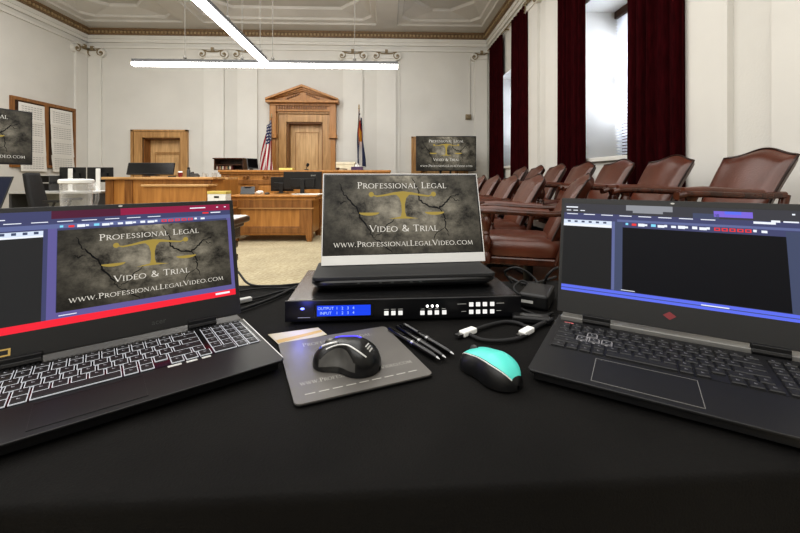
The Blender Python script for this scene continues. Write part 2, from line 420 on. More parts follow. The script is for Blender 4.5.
# pilasters with scroll capitals, built along x facing -y
def pilaster(n, M, w=.5, half=0):
    root = struct(thing('trim_%d' % n, None, None)); root.matrix_world = M
    e = MB(); e.box(-w/2, w/2, -.05, 0, 0, 4.1); e.box(-w/2-.03, w/2+.03, -.07, 0, 0, .35); e.build('pilaster_shaft', W['trimw'], root)
    c = MB(); z = 4.12
    c.mi = 1; c.box(-w/2-.06, w/2+.06, -.13, 0, z+.1, z+.125); c.box(-w/2, w/2, -.07, 0, z-.06, z+.1); c.mi = 0
    for sx in (-1, 1):
        if half and sx != half: continue
        sp = [(sx*(w/2+.02)+sx*(.105-.0125*k*.55)*math.cos(k*.55+PI/2), -.1, z-.0+(.105-.0125*k*.55)*math.sin(k*.55+PI/2)) for k in range(14)]
        c.tube(sp, .013, 6)
        c.mi = 1; c.tube([(sx*(w/2+.02), -.09, z), (sx*(w/2+.02), 0, z)], .1, 16); c.mi = 0; c.tube([(sx*(w/2+.02), -.12, z), (sx*(w/2+.02), -.09, z)], .025, 10)
    top = [(-w/2+.0, -.1, z+.1), (-w/4, -.1, z+.06), (0, -.1, z+.055), (w/4, -.1, z+.06), (w/2, -.1, z+.1)]
    c.tube(top, .014, 6); c.box(-.035, .035, -.14, -.08, z+.05, z+.15)
    c.build('scroll_capital', [W['volute'], W['trimw']], root, smooth=50)
    return root
k = 4
for u in (214.5, 248, 353, 386.5):
    pilaster(k, T(at(u,100,YB).x, YB, 0)); k += 1
pilaster(k, T(XL+.2, YB, 0), w=.34); k += 1
pilaster(k, T(XR-.2, YB, 0), w=.32, half=-1); k += 1
pilaster(k, T(XL, YB-.24, 0, PI/2), w=.36); k += 1
for yc in (2.28, 3.12, 6.0, 6.84):
    pilaster(k, T(XR, yc, 0, -PI/2)); k += 1
# low baseboards
for nm, M, l in (('baseboard_back', T(XL, YB, 0), d1a-XL-.3), ('baseboard_left', T(XL, YF, 0, PI/2), YB-YF), ('baseboard_right', T(XR, YB, 0, -PI/2), YB-YF)):
    e = MB(); e.box(0, l, -.03, 0, 0, .2); o = struct(e.build(nm, W['oakd'])); o.matrix_world = M
# panelled doors in deep oak casings
def doorway(n, x0, x1, top, x0c, x1c, topc, handle_side=1):
    r = struct(thing('door_%d' % n, None, None, (0, YB, 0)))
    c = MB()
    for a, b, d in ((0, 1, .0), (.12, .72, .03), (.45, .62, .05)):
        pass
    steps = ((1.0, .02), (.8, .06), (.3, .035))
    for fr, pr in steps:
        a = x0-(x0-x0c)*fr; b = x1+(x1c-x1)*fr; t = top+(topc-top)*fr
        c.box(a, x0, -pr, 0, 0, t); c.box(x1, b, -pr, 0, 0, t); c.box(x0, x1, -pr, 0, top, t)
    a, b, t = x0c-.02, x1c+.02, topc
    c.box(a, x0c+.04, -.075, 0, 0, t+.02); c.box(x1c-.04, b, -.075, 0, 0, t+.02); c.box(a, b, -.075, 0, t-.03, t+.02)
    c.build('door_casing', W['oakcase'], r, bevel=.006)
    j = MB(); j.box(x0-.001, x0+.03, 0, .34, 0, top); j.box(x1-.03, x1+.001, 0, .34, 0, top); j.box(x0, x1, 0, .34, top-.03, top+.001)
    j.build('door_jamb', W['oakd'], r)
    l = MB(); l.box(x0+.03, x1-.03, .24, .29, 0.01, top-.03); l.mi = 1
    w = x1-x0
    pz = [(.25, .95), (1.08, top-.42)] if top < 2.2 else [(.25, .95), (1.08, top-.25)]
    for p0, p1 in pz:
        f0, f1 = x0+.17*w+.02, x1-.17*w-.02
        l.box(f0-.03, f1+.03, .225, .24, p0-.03, p0); l.box(f0-.03, f1+.03, .225, .24, p1, p1+.03)
        l.box(f0-.03, f0, .225, .24, p0, p1); l.box(f1, f1+.03, .225, .24, p0, p1)
        l.mi = 0; l.box(f0+.06, f1-.06, .23, .24, p0+.06, p1-.06); l.mi = 1
    if top < 2.2:
        l.box(x0+.17*w, x1-.17*w, .225, .24, top-.38, top-.34)
    l.build('door_leaf', [W['oakdoor'], W['oakcase']], r, bevel=.004)
    h = MB(); h.tube([(x1-.1,.24,1.0),(x1-.1,.17,1.0)], .02, 10); h.tube([(x1-.1,.17,1.0),(x1-.2,.17,1.0)], .012, 8)
    h.build('door_handle', W['metal'], r, smooth=40)
    return r
doorway(1, d1a, d1b, 2.01, at(133,150,YB).x, at(188,150,YB).x, 2.19)
r2 = doorway(2, d2a, d2b, 2.42, at(277,150,YB).x, at(334,150,YB).x, 2.66)
doorway(3, d3a, d3b, 1.98, at(412,150,YB).x, at(467,150,YB).x, 2.04)
# the judge's doorway: side brackets, dentilled entablature and pediment
xa, xb = at(272.5,105,YB).x, at(335.5,105,YB).x; pc = (xa+xb)/2
z1 = 2.68; e = MB()
e.box(xa, xb, -.12, 0, z1, z1+.14)
for q in (xa-.03, xb-.13): e.box(q, q+.16, -.16, 0, 2.1, z1+.14); e.box(q-.02, q+.18, -.19, 0, 2.0, 2.1); e.box(q+.02, q+.14, -.1, 0, 0, 2.0)
e.mi = 1; k = xa+.18
while k < xb-.2: e.box(k, k+.035, -.16, -.12, z1+.06, z1+.13); k += .062
e.mi = 0; e.box(xa-.02, xb+.02, -.17, 0, z1+.14, z1+.2)
e.box(xa-.1, xb+.1, -.28, 0, z1+.2, z1+.26)
zp = z1+.26; hw = (xb-xa)/2+.1; ap = 3.28-zp
tri = lambda s, y0, y1, zz: e.add([(pc-hw*s,y0,zz),(pc+hw*s,y0,zz),(pc,y0,zz+ap*s),(pc-hw*s,y1,zz),(pc+hw*s,y1,zz),(pc,y1,zz+ap*s)], [(0,1,2),(5,4,3),(0,3,4,1),(1,4,5,2),(2,5,3,0)])
tri(.95, -.14, 0, zp)
for sx in (-1, 1):
    for (o0, o1, pr) in ((0, .06, .3), (.06, .11, .24), (.11, .15, .2)):
        v = [(pc+sx*hw, zp+.05-o0), (pc, zp+.05+ap-o0), (pc, zp+.05+ap-o1), (pc+sx*hw, zp+.05-o1)]
        v = [(px, min(max(pz, zp), 9)) for px, pz in v]
        e.add([(px, -pr, pz) for px, pz in v]+[(px, 0, pz) for px, pz in v], [(0,1,2,3),(7,6,5,4),(0,4,5,1),(1,5,6,2),(2,6,7,3),(3,7,4,0)])
    e.mi = 1
    for k in range(3, 17):
        t = k/18; px = pc+sx*hw*(1-t); pz = zp+ap*t-.15
        if pz > zp+.02: e.box(px-.02, px+.02, -.18, -.14, pz, pz+.045)
    e.mi = 0
e.build('door_pediment', [W['oak'], W['oakd']], r2, bevel=.004)

# windows in the right wall
W['pane'] = None
def pane():
    m_ = bpy.data.materials.new('window pane'); m_.use_nodes = True; N = m_.node_tree.nodes; L = m_.node_tree.links
    t = N.new('ShaderNodeBsdfTransparent'); g = N.new('ShaderNodeBsdfGlossy'); g.inputs['Roughness'].default_value = .02
    x_ = N.new('ShaderNodeMixShader'); x_.inputs['Fac'].default_value = .08
    L.new(t.outputs[0], x_.inputs[1]); L.new(g.outputs[0], x_.inputs[2]); L.new(x_.outputs[0], N['Material Output'].inputs['Surface']); return m_
W['pane'] = pane()
for i, (a, b) in enumerate(wins):
    r = struct(thing('window_%d' % (i+1), None, None))
    e = MB(); X0, X1 = XR+.64, XR+.72
    e.box(X0, X1, a, a+.06, WZ0, WZ1); e.box(X0, X1, b-.06, b, WZ0, WZ1); e.box(X0, X1, a, b, WZ0, WZ0+.07); e.box(X0, X1, a, b, WZ1-.07, WZ1)
    e.box(X0, X1, a, b, (WZ0+WZ1)/2-.03, (WZ0+WZ1)/2+.03); e.build('window_frame', W['walnut'], r)
    e = MB(); e.box(X0+.035, X0+.04, a+.06, b-.06, WZ0+.07, WZ1-.07); e.build('window_pane', W['pane'], r)
    e = MB(); e.box(XR-.05, XR+.64, a-.04, b+.0, WZ0-.04, WZ0+.012); e.build('window_sill', W['trimw'], r, bevel=.008)
    t = thing('window_blind', ['white slatted blind in the nearer window, between the two nearer maroon curtains', 'white slatted blind in the far window near the corner'][i], 'blind', (XR+.56, (a+b)/2, 0), 0)
    L2 = (b-a)/2-.015
    e = MB(); e.box(-.04, .04, -L2, L2, WZ1-.1, WZ1-.005); e.build('head_rail', W['walnut'], t, bevel=.005)
    e = MB(); z = WZ0+.05
    while z < WZ1-.11:
        e.box(-.024, .024, -L2, L2, -.0012, .0012, T(0,0,z,0,0,math.radians(28))); z += .042
    e.build('slats', W['blinds'], t)
    e = MB()
    for yy in (-L2+.15, L2-.15): e.tube([(-.026,yy,WZ0+.03),(-.026,yy,WZ1-.1)], .002, 5)
    e.build('ladder_cord', W['white'], t)
    e = MB(); e.box(-.022, .022, -L2, L2, WZ0+.02, WZ0+.04); e.build('bottom_rail', W['blinds'], t)
    t = thing('curtain_rod', ['pale rod carrying the pair of curtains at the nearer window', 'pale rod carrying the pair of curtains at the far window'][i], 'curtain rod', (XR-.085, (a+b)/2, 4.218))
    e = MB(); e.tube([(0,-1.25,0),(0,1.25,0)] if i == 0 else [(0,-1.2,0),(0,1.42,0)], .012, 8); e.build('rod', W['volute'], t, smooth=50)
    e = MB()
    for yy in (-1.15, 0, 1.15): e.box(-.01, .085, yy-.012, yy+.012, -.015, .015)
    e.build('bracket', W['volute'], t)
def curtain(y0, y1, label, seed, n):
    rnd = random.Random(seed); ph = [rnd.uniform(0, 6) for _ in range(4)]
    L = y1-y0
    def side(sgn):
        def fn(u, v):
            z = .12+(4.19-.12)*v; y = y0+L*u
            flare = 1+.04*(1-v)
            y = (y0+y1)/2+(y-(y0+y1)/2)*flare
            wv = .036*math.sin(2*PI*n*u+ph[0]+.5*math.sin(3*u*PI+ph[1]))+.012*math.sin(2*PI*n*2.3*u+ph[2]+v*.8)
            return Vector((XR-.085+sgn*.005+wv*(.75+.25*(1-v)), y, z))
        return fn
    e = MB(); e.grid(side(-1), 90, 24)
    o = e.build('curtain', W['velvet'], smooth=80)
    s = o.modifiers.new('Thickness', 'SOLIDIFY'); s.thickness = .008
    tag(o, label, 'curtain', None)
    return o
curtain(3.27, 4.02, 'long maroon velvet curtain on the near side of the nearer window', 1, 5)
curtain(4.9, 5.66, 'long maroon velvet curtain on the far side of the nearer window', 2, 5)
curtain(7.02, 7.82, 'long maroon velvet curtain on the near side of the far window', 3, 5)
curtain(8.52, 9.5, 'long maroon velvet curtain beside the room corner, farthest from the camera', 4, 6)

# suspended fluorescent runs
tube_m = glow('fluorescent lens', (255,252,247), 12.0); W['lens'] = tube_m
W['hang'] = mat('grey hanger wire', (120,118,112), .7)
def light_run(label, p0, ang, nseg, hang):
    t = thing('fluorescent_light', label, 'ceiling light', p0, ang)
    for k in range(nseg):
        x0 = k*1.17
        e = MB(); e.prism([(-.04,.022),(.04,.022),(.066,.0),(.052,-.038),(-.052,-.038),(-.066,.0)], x0+.004, x0+1.166, Matrix(((0,0,1,0),(1,0,0,0),(0,1,0,0),(0,0,0,1))))
        e.build('lens', tube_m, t)
    e = MB(); e.box(0, nseg*1.17, -.045, .045, .022, .075); e.build('housing', W['grey'], t)
    for h in hang:
        e = MB(); e.tube([(h,0,.07),(h,0,ZC-p0[2])], .005, 6); e.lathe([(.03,.1),(.03,.12),(.01,.15)], 8, T(h,0,0)); e.build('hanger', W['hang'], t)
    return t
pj = at(133,63.5,7.0); ln = 4*1.22
light_run('long white fluorescent fixture hanging crosswise in front of the back wall', pj, 0, 4, (.9, 1.9, 2.44, 3.9))
pq = at(266.5,63.5,7.0)
light_run('long white fluorescent fixture running towards the camera, upper left', Vector((pq.x, 6.9, pq.z)), -PI/2, 4, (.25, 1.6, 3.2, 4.5))
# =====================================================================  jury box
e = MB(); e.box(.85, 1.78, 1.6, 7.0, 0, .135); struct(e.build('trim_20', W['walnut'], bevel=.01)); 
e = MB(); e.box(1.78, XR-.08, 1.6, 7.0, 0, .28); struct(e.build('trim_21', W['walnut'], bevel=.01))
def jury_chair():
    r = thing('jury_chair', 'x', 'chair')
    # front faces local -x
    def seat(u, v):
        a = 2*PI*u; k = 5
        c, s = math.cos(a), math.sin(a)
        q = (abs(c)**k+abs(s)**k)**(-1/k)
        prof = [(0,.335),(.8,.335),(.97,.345),(1.0,.385),(.985,.43),(.9,.462),(.6,.478),(0,.485)]
        i = min(int(v*7+1e-6), 7); rr, z = prof[i]
        return Vector((-.06+.29*c*q*rr-(.02 if c < 0 else 0)*rr, .25*s*q*rr, z))
    e = MB(); e.grid(seat, 44, 7, wrapu=True); e.build('seat', W['leather'], r, smooth=60)
    def bp(s, t, front):
        H = .455+.022*math.cos(min(abs(s)*1.15,1)*PI)-.02*max(0,abs(s)-.75)
        z = .43+H*t
        y = s*(.21+.02*t-.008*math.sin(t*PI))
        x = .155+.25*t**1.1-.05*s*s*(.4+.6*t)
        th = .095*math.sqrt(max(0, 1-abs(s)**8))*math.sqrt(max(0, 1-(2*t-1)**10))+.006
        x += (-th*.5-.018*math.cos(s*PI/2)*math.sin(t*PI)) if front else th*.5
        return Vector((x, y, z))
    e = MB(); n, k = 20, 16
    e.grid(lambda u, v: bp(2*u-1, v, True), n, k); e.grid(lambda u, v: bp(1-2*u, v, False), n, k)
    e.grid(lambda u, v: bp(1, v, u < .5), 1, k); e.grid(lambda u, v: bp(-1, v, u > .5), 1, k)
    e.grid(lambda u, v: bp(2*u-1, 1, v < .5), n, 1); e.grid(lambda u, v: bp(2*u-1, 0, v > .5), n, 1)
    b = e.build('backrest', W['leather'], r, smooth=70)
    pts = [bp(s/10, 1, True) for s in range(-10, 11)]; side = [bp(1, t/10, True) for t in range(10, -1, -1)]; side0 = [bp(-1, t/10, True) for t in range(11)]
    e = MB(); e.tube([p+Vector((.004,0,.004)) for p in side0+pts[1:]+side[1:]], .007, 6); e.build('piping', W['leather_d'], b, smooth=60)
    fr = MB(); fr.prism([(-.33,-.25),(.2,-.25),(.2,.25),(-.33,.25)], .285, .34); fr.build('seat_frame', W['redwood'], r, bevel=.012)
    for sy in (-1, 1):
        # arm: rises a little to a rounded scroll at its front
        path = [(.25,.25,.645),(.12,.265,.64),(-.05,.28,.645),(-.22,.285,.652),(-.33,.285,.652),(-.365,.285,.64)]
        wd = [.022,.028,.034,.039,.038,.024]
        def arm(u, v):
            f = v*(len(path)-1); i = min(int(f), len(path)-2); t = f-i
            p = Vector(path[i]).lerp(Vector(path[i+1]), t); w = wd[i]+(wd[i+1]-wd[i])*t
            a = 2*PI*u; c, s = math.cos(a), math.sin(a); q = (abs(c)**3.5+abs(s)**3.5)**(-1/3.5)
            return Vector((p.x, sy*p.y+c*q*w, p.z+s*q*.018))
        e = MB(); e.grid(arm, 16, 20, wrapu=True)
        e.poly([arm(u/16, 1) for u in range(16)]); e.poly([arm(1-u/16, 0) for u in range(16)])
        a_ = e.build('armrest', W['redwood'], r, smooth=60)
        e = MB(); e.tube([(x_, sy*y_, z_+.014) for x_, y_, z_ in path[1:5]], [.018,.022,.026,.02], 8)
        e.build('arm_pad', W['leather'], a_, smooth=60)
        e = MB(); e.lathe([(.03,.3),(.032,.36),(.02,.375),(.034,.41),(.036,.45),(.02,.49),(.026,.5),(.019,.515),(.033,.56),(.034,.59),(.024,.615),(.032,.635)], 14, T(-.28, sy*.278, 0))
        e.build('arm_post', W['redwood'], a_, smooth=40)
        e = MB(); e.tube([(.17, sy*.245, .3),(.22, sy*.25, .47),(.26, sy*.25, .645)], .022, 8); e.build('rear_stile', W['redwood'], r, smooth=50)
    e = MB(); e.lathe([(.09,.27),(.09,.285),(.035,.27),(.032,.09),(.06,.08),(.06,.05)][::-1], 16); e.build('pedestal', W['iron'], r, smooth=40)
    for k2 in range(4):
        a = PI/4+k2*PI/2
        e = MB(); e.tube([(.03*math.cos(a),.03*math.sin(a),.085),(.16*math.cos(a),.16*math.sin(a),.07),(.27*math.cos(a),.27*math.sin(a),.025),(.3*math.cos(a),.3*math.sin(a),.012)], [.024,.02,.016,.012], 8)
        e.build('foot', W['iron'], r, smooth=50)
    return r
base = jury_chair()
rowF = [(2.8,-.32),(3.6,.0),(4.29,.02),(4.98,.0),(5.67,.0)]
rowB = [(2.24,.0),(2.95,.02),(3.62,.02),(4.28,.0),(4.95,.0),(5.62,.0),(6.29,.0)]
labF = ['brown leather jury armchair in the front row, nearest the camera, beside the right laptop lid', 'brown leather armchair in the front jury row, second from the camera', 'brown leather armchair in the front jury row, third from the camera, middle of five',
        'brown leather armchair in the front jury row, fourth from the camera', 'brown leather armchair in the front jury row, farthest one, half behind the portable monitor']
labB = ['brown leather armchair in the back jury row, nearest the camera, before bare wall', 'brown leather armchair in the back jury row before the near maroon curtain', 'brown leather armchair in the back jury row under the bright window blind',
        'brown leather armchair in the back jury row, fourth from the right end', 'brown leather armchair in the back jury row, fifth from the right end', 'brown leather armchair in the back jury row, sixth from the right end', 'brown leather armchair in the back jury row, farthest from the camera']
first = True
for row, X, z, labs, grp in ((rowF, 1.04, .135, labF, 'front row of jury chairs'), (rowB, 1.87, .28, labB, 'back row of jury chairs')):
    for (yy, rz), lb in zip(row, labs):
        c = base if first else copy_tree(base)
        first = False
        c.location = (X, yy, z); c.rotation_euler = (0,0,rz); tag(c, lb, None, grp)

# =====================================================================  court furniture
def panel_front(e, x0, x1, y, z0, z1, n, fr=.09, d=.02):
    """raised frame round n sunk panels on a face looking to -y; slot 1 = frame wood"""
    e.mi = 1
    e.box(x0, x1, y-d, y, z1-fr, z1); e.box(x0, x1, y-d, y, z0, z0+fr)
    w = (x1-x0-fr)/n
    for k in range(n+1): e.box(x0+k*w, x0+k*w+fr, y-d, y, z0+fr, z1-fr)
    e.mi = 0
    for k in range(n): e.box(x0+k*w+fr+.05, x0+(k+1)*w-.05, y-d*.6, y, z0+fr+.05, z1-fr-.05)
# judge's bench
Yb = 8.0; p0, p1 = at(221,170,Yb), at(389,170,Yb); zt = p0.z
r = thing('judge_bench', 'long golden oak judge bench with carved rail below the grand doorway', 'desk', ((p0.x+p1.x)/2, Yb, 0)); hl = (p1.x-p0.x)/2
e = MB(); e.box(-hl, hl, 0, .12, 0, zt-.05); panel_front(e, -hl, hl, 0, .1, zt-.2, 5); e.build('front_panel', [W['oak'], W['oakd']], r, bevel=.004)
e = MB(); e.box(-hl-.04, hl+.04, -.06, .5, zt-.05, zt); e.box(-hl-.02, hl+.02, -.035, .12, zt-.09, zt-.05); e.build('bench_top', W['oak'], r, bevel=.008)
e = MB()
for k in range(-4, 5):
    x_ = hl*k/4.3
    for s in (-1, 1): e.tube([(x_+s*(.02+.05*q), -.03, zt-.145+.03*math.sin(q*PI*1.5)) for q in [i/8 for i in range(9)]], .012, 6)
    e.box(x_-.015, x_+.015, -.04, 0, zt-.18, zt-.11)
e.build('carved_rail', W['oakd'], r)
for s in (-1, 1):
    e = MB(); e.box(s*hl-.03, s*hl+.03, .12, .9, 0, zt-.06); e.build('side_panel', W['oak'], r)
# low clerk counter beside it, left
Yw = 7.2; p0, p1 = at(190,177.5,Yw), at(228,177.5,Yw)
r = thing('side_counter', 'low oak counter joining the clerk box to the judge bench', 'counter', ((p0.x+p1.x)/2, Yw, 0)); hl = (p1.x-p0.x)/2
e = MB(); e.box(-hl, hl, 0, .4, 0, p0.z-.04); panel_front(e, -hl, hl, 0, .1, p0.z-.1, 2); e.build('cabinet', [W['oak'], W['oakd']], r)
e = MB(); e.box(-hl-.02, hl+.02, -.04, .44, p0.z-.04, p0.z); e.build('counter_top', W['oakl'], r, bevel=.006)
# clerk box with its lower front counter
Yc = 6.3; p0, p1 = at(106,177,Yc), at(212,176.5,Yc); zt = p0.z
r = thing('clerk_box', 'tall golden oak clerk box carrying a black monitor, in front of the left door', 'desk', (p0.x, Yc, 0)); w = p1.x-p0.x
e = MB(); e.box(0, w, 0, .06, 0, zt-.04); e.box(0, .06, .06, 1.1, 0, zt-.04); e.box(w-.06, w, .06, 1.1, 0, zt-.04)
e.mi = 1
for a in (0, .3, w-.12): e.box(a, a+.12, -.02, 0, 0, zt-.05)
e.build('box_panel', [W['oak'], W['oakd']], r, bevel=.004)
e = MB(); e.box(-.04, w+.04, -.06, .42, zt-.04, zt); e.build('counter_top', W['oakl'], r, bevel=.006)
q0, q1 = at(144,184.5,5.95), at(210,184.5,5.95)
t = thing('court_reporter_desk', 'lower plain oak desk front standing before the clerk box', 'desk', (q0.x, 5.9, 0)); w2 = q1.x-q0.x
e = MB(); e.box(.03, w2-.03, 0, .04, 0, q0.z-.03); e.box(.03, .07, .04, .3, 0, q0.z-.03); e.box(w2-.07, w2-.03, .04, .3, 0, q0.z-.03); e.build('desk_panel', W['oak'], t, bevel=.003)
e = MB(); e.box(0, w2, -.03, .32, q0.z-.03, q0.z); e.build('desk_top', W['oakl'], t, bevel=.005)
# desk in the middle of the floor
p0, p1 = at(232,195,6.2), at(313,195,6.2); zt = .735; w = p1.x-p0.x
r = thing('oak_desk', 'heavy panelled oak desk on the open carpet carrying two black monitors', 'desk', (p0.x, 6.2, 0), -.03)
e = MB(); e.box(-.05, w+.08, -.06, .8, zt-.035, zt); e.box(-.02, w+.05, -.03, .77, zt-.085, zt-.035); e.build('desk_top', W['oak'], r, bevel=.01)
e = MB(); e.box(.05, w-.05, 0, .04, .1, zt-.08); e.mi = 1
e.box(0, w, -.025, 0, zt-.2, zt-.08); e.box(0, w, -.02, 0, .13, .22); e.box(.0, .14, -.02, 0, .2, zt-.2); e.box(w-.2, w-.1, -.02, 0, .2, zt-.2)
e.box(.14, w-.2, -.012, 0, zt-.22, zt-.2); e.box(.14, w-.2, -.012, 0, .22, .24); e.build('front_panel', [W['oak'], W['oakd']], r, bevel=.004)
e = MB(); e.box(-.02, w+.03, -.04, .01, zt-.215, zt-.2); e.build('moulding', W['oakl'], r)
for a, b in ((0,0),(w-.1,0),(0,.66),(w-.1,.66)):
    e = MB(); e.box(a, a+.1, b-.03, b+.07, .05, zt-.08); e.prism([(a+.01,b-.02),(a+.09,b-.02),(a+.09,b+.06),(a+.01,b+.06)], 0, .05); e.build('leg', W['oakd'], r, bevel=.006)
for a in (.02, w-.06):
    e = MB(); e.box(a, a+.04, .05, .68, .12, zt-.08); e.build('side_panel', W['oak'], r)
# counsel table at left, behind the left laptop
ce = Vector((-.955, 2.4, 0))
r = thing('counsel_table', 'dark carved counsel table behind the left laptop, only its right end showing', 'table', (ce.x, ce.y, 0), 0)
e = MB(); e.box(-2.2, 0, -.1, .36, .71, .75); e.box(-2.17, -.03, -.07, .33, .68, .71); e.build('table_top', W['walnut'], r, bevel=.01)
for a, b in ((-.22,-.04),(-.22,.18),(-2.1,-.04),(-2.1,.18)):
    e = MB(); e.prism([(a-.03,b-.04),(a+.17,b-.04),(a+.17,b+.14),(a-.03,b+.14)], .6, .69); e.prism([(a,b),(a+.14,b),(a+.14,b+.12),(a,b+.12)], .12, .6)
    e.prism([(a-.03,b-.03),(a+.17,b-.03),(a+.17,b+.15),(a-.03,b+.15)], 0, .12)
    for k in range(5): e.box(a+.14, a+.17, b+.02, b+.1, .18+k*.09, .23+k*.09)
    e.build('leg', W['redwood'], r, bevel=.012)
e = MB()
for k in range(3): e.box(-.3+.01*k, -.012-.006*k, -.08+.01*k, .345, .0015*k, .0015*(k+1))
o = e.build('paper_stack', W['paper'], None, loc=(ce.x, ce.y, .7505)); tag(o, 'loose white papers on the right end of the counsel table', 'papers')

# ----- things on the benches
def flat_monitor(name, label, loc, rz, w, h, tilt=.05, back=False, brand=None, group=None, stand=.09, body='black', white_stand=False):
    r = thing(name, label, 'monitor', loc, rz, group)
    M = T(0,0,stand,0,-tilt)
    e = MB(); e.box(-w/2, w/2, -.012, .018, 0, h, M); e.box(-w*.32, w*.32, .018, .045, h*.12, h*.62, M); e.build('casing', W[body], r, bevel=.005)
    e = MB(); e.box(-w/2+.012, w/2-.012, -.0135, -.0115, .02, h-.012, M); e.build('screen', W['blackg'], r)
    sm = W['white'] if white_stand else W[body]
    e = MB(); e.box(-.035, .035, .046, .07, .01, stand+h*(.92 if white_stand else .55)); e.build('stand_neck', sm, r, bevel=.004)
    e = MB(); e.lathe([(.11,0),(.11,.008),(.04,.016)], 20, T(0,.04,0) @ Matrix.Diagonal((1.2,.8,1,1))); e.build('stand_foot', sm, r, smooth=40)
    if brand:
        sans(brand, .05, M @ T(-w*.28,.019,h*.8) @ Euler((PI/2,0,PI)).to_matrix().to_4x4(), W['greyl'], 'brand_lettering', r)
    return r
# clerk monitor, seen tilted back
p = at(151,176,6.45)
flat_monitor('desktop_monitor', 'black monitor tilted back on the clerk box, in front of the left oak door', (p.x, 6.42, CZ+.018+.001), 0, .74, .2, .28, stand=.02)
# two dark monitors back to back with the viewer on the oak desk
pa, pb = at(301.5,193,6.55), at(276,193,6.75)
flat_monitor('desktop_monitor', 'wide black monitor seen from behind on the oak desk, maker name at its top corner', (pa.x, 6.66, .736), PI+.04, .64, .3, .03, brand='acer', stand=.075)
flat_monitor('desktop_monitor', 'smaller black monitor half hidden behind the wide one on the oak desk', (pb.x+.08, 6.86, .736), PI-.08, .4, .25, .03, stand=.035)
p = at(249,171,8.3)
flat_monitor('desktop_monitor', 'small grey monitor turned sideways on the judge bench, beside the dark bookcase', (p.x+.12, 8.2, at(221,170,8.0).z), 1.0, .26, .22, .2, stand=.03, body='grey')
# twin monitors far left, white stands towards the camera
for u, lb in ((73, 'left one of two black monitors with white stands, beyond the water pitcher'), (100.5, 'right one of two black monitors with white stands, just left of the clerk box')):
    p = at(u,180,7.0)
    flat_monitor('desktop_monitor', lb, (p.x, 7.0, .77), PI+.02, .43, .26, .0, stand=.16, group='twin monitors at the left wall', white_stand=True)
pl, pr_ = at(20,190,7.0), at(105,190,7.0)
r = thing('staff_desk', 'grey staff desk at the left wall under the twin monitors', 'desk', (pl.x, 6.75, 0)); w = pr_.x-pl.x
e = MB(); e.box(0, w, 0, .75, .735, .77); e.build('desk_top', W['greyl'], r, bevel=.005)
for a in (.02, w-.06):
    e = MB(); e.box(a, a+.04, .03, .72, 0, .735); e.build('leg', W['grey'], r)
e = MB(); e.box(.06, w-.06, .6, .63, .25, .735); e.build('modesty_panel', W['greyl'], r)
# wire organiser, office chair, notebook computer and papers left
p = at(44,190,6.95)
r = thing('desk_organizer', 'grey shelf organizer on the staff desk, left of the pitcher', 'organizer', (p.x, 6.95, .771))
for z in (0, .14, .27):
    e = MB(); e.box(-.2, .2, -.12, .14, z, z+.014); e.build('shelf', W['greyl'], r)
for a in (-.2, -.01, .18):
    e = MB(); e.box(a, a+.02, -.12, .14, .014, .27); e.build('divider', W['grey'], r)
p = at(35,190,5.6)
r = thing('office_chair', 'dark grey office chair seen from the side at the left', 'chair', (p.x+.36, 5.6, 0), 1.95)
def ob(u, v):
    a = (u-.5)*2; return Vector((.23*a*(1-.25*v*v), .2+.1*v-.06*math.cos(a*1.5)+.04, .55+.52*v))
e = MB(); e.grid(ob, 12, 12); o = e.build('backrest', W['blackr'], r, smooth=70); s_ = o.modifiers.new('T','SOLIDIFY'); s_.thickness = .06; s_.offset = 0
e = MB(); e.prism([(-.22,-.24),(.22,-.24),(.25,-.1),(.24,.2),(-.24,.2),(-.25,-.1)], .44, .52); e.build('seat', W['blackr'], r, bevel=.03, seg=3)
e = MB(); e.tube([(0,.18,.44),(0,.27,.5),(0,.3,.75)], .02, 8); e.build('back_support', W['black'], r)
e = MB(); e.lathe([(.04,.1),(.025,.14),(.025,.44)], 12); e.build('gas_lift', W['black'], r, smooth=40)
for k in range(5):
    a = k*2*PI/5; e = MB(); e.tube([(0,0,.11),(.3*math.cos(a),.3*math.sin(a),.075)], [.025,.015], 8); e.lathe([(.02,0),(.028,.01),(.028,.045),(.01,.06)], 10, T(.3*math.cos(a),.3*math.sin(a),0)); e.build('caster_leg', W['black'], r, smooth=40)
for s in (-1, 1):
    e = MB(); e.tube([(s*.24,.05,.47),(s*.29,.03,.55),(s*.29,-.02,.68)], .014, 8); e.box(s*.29-.03, s*.29+.03, -.16, .1, .68, .71); e.build('armrest', W['black'], r)
# pitcher on the counsel table
pp = at(76.5,205,2.35); pz = .7505
pit = thing('water_pitcher', 'clear plastic water pitcher with white lid and handle behind the left laptop', 'pitcher', (pp.x, 2.35, pz), -.1)
H = .257; PS = .8
e = MB(); e.lathe([(.064,0),(.068,.01),(.078,H-.02),(.08,H-.02),(.07,.012),(.06,.006)], 28); e.build('jug', W['clear'], pit, smooth=50)
e = MB(); e.lathe([(.08,H-.026),(.085,H-.022),(.085,H-.006),(.075,H),(.03,H+.002)], 28); e.prism([(-.08,-.025),(-.105,-.012),(-.105,.012),(-.08,.025)], H-.02, H-.002); e.build('lid', W['white'], pit, smooth=40)
e = MB(); e.tube([(.075,0,H-.035),(.105,0,H-.03),(.128,0,H-.06),(.13,0,H-.12),(.108,0,H-.165),(.07,0,H-.175)], [.009,.01,.01,.01,.009,.008], 10); e.build('handle', W['clear'], pit, smooth=60)
for k, (dx, dy) in enumerate(((-.31,.16),)):
    pass
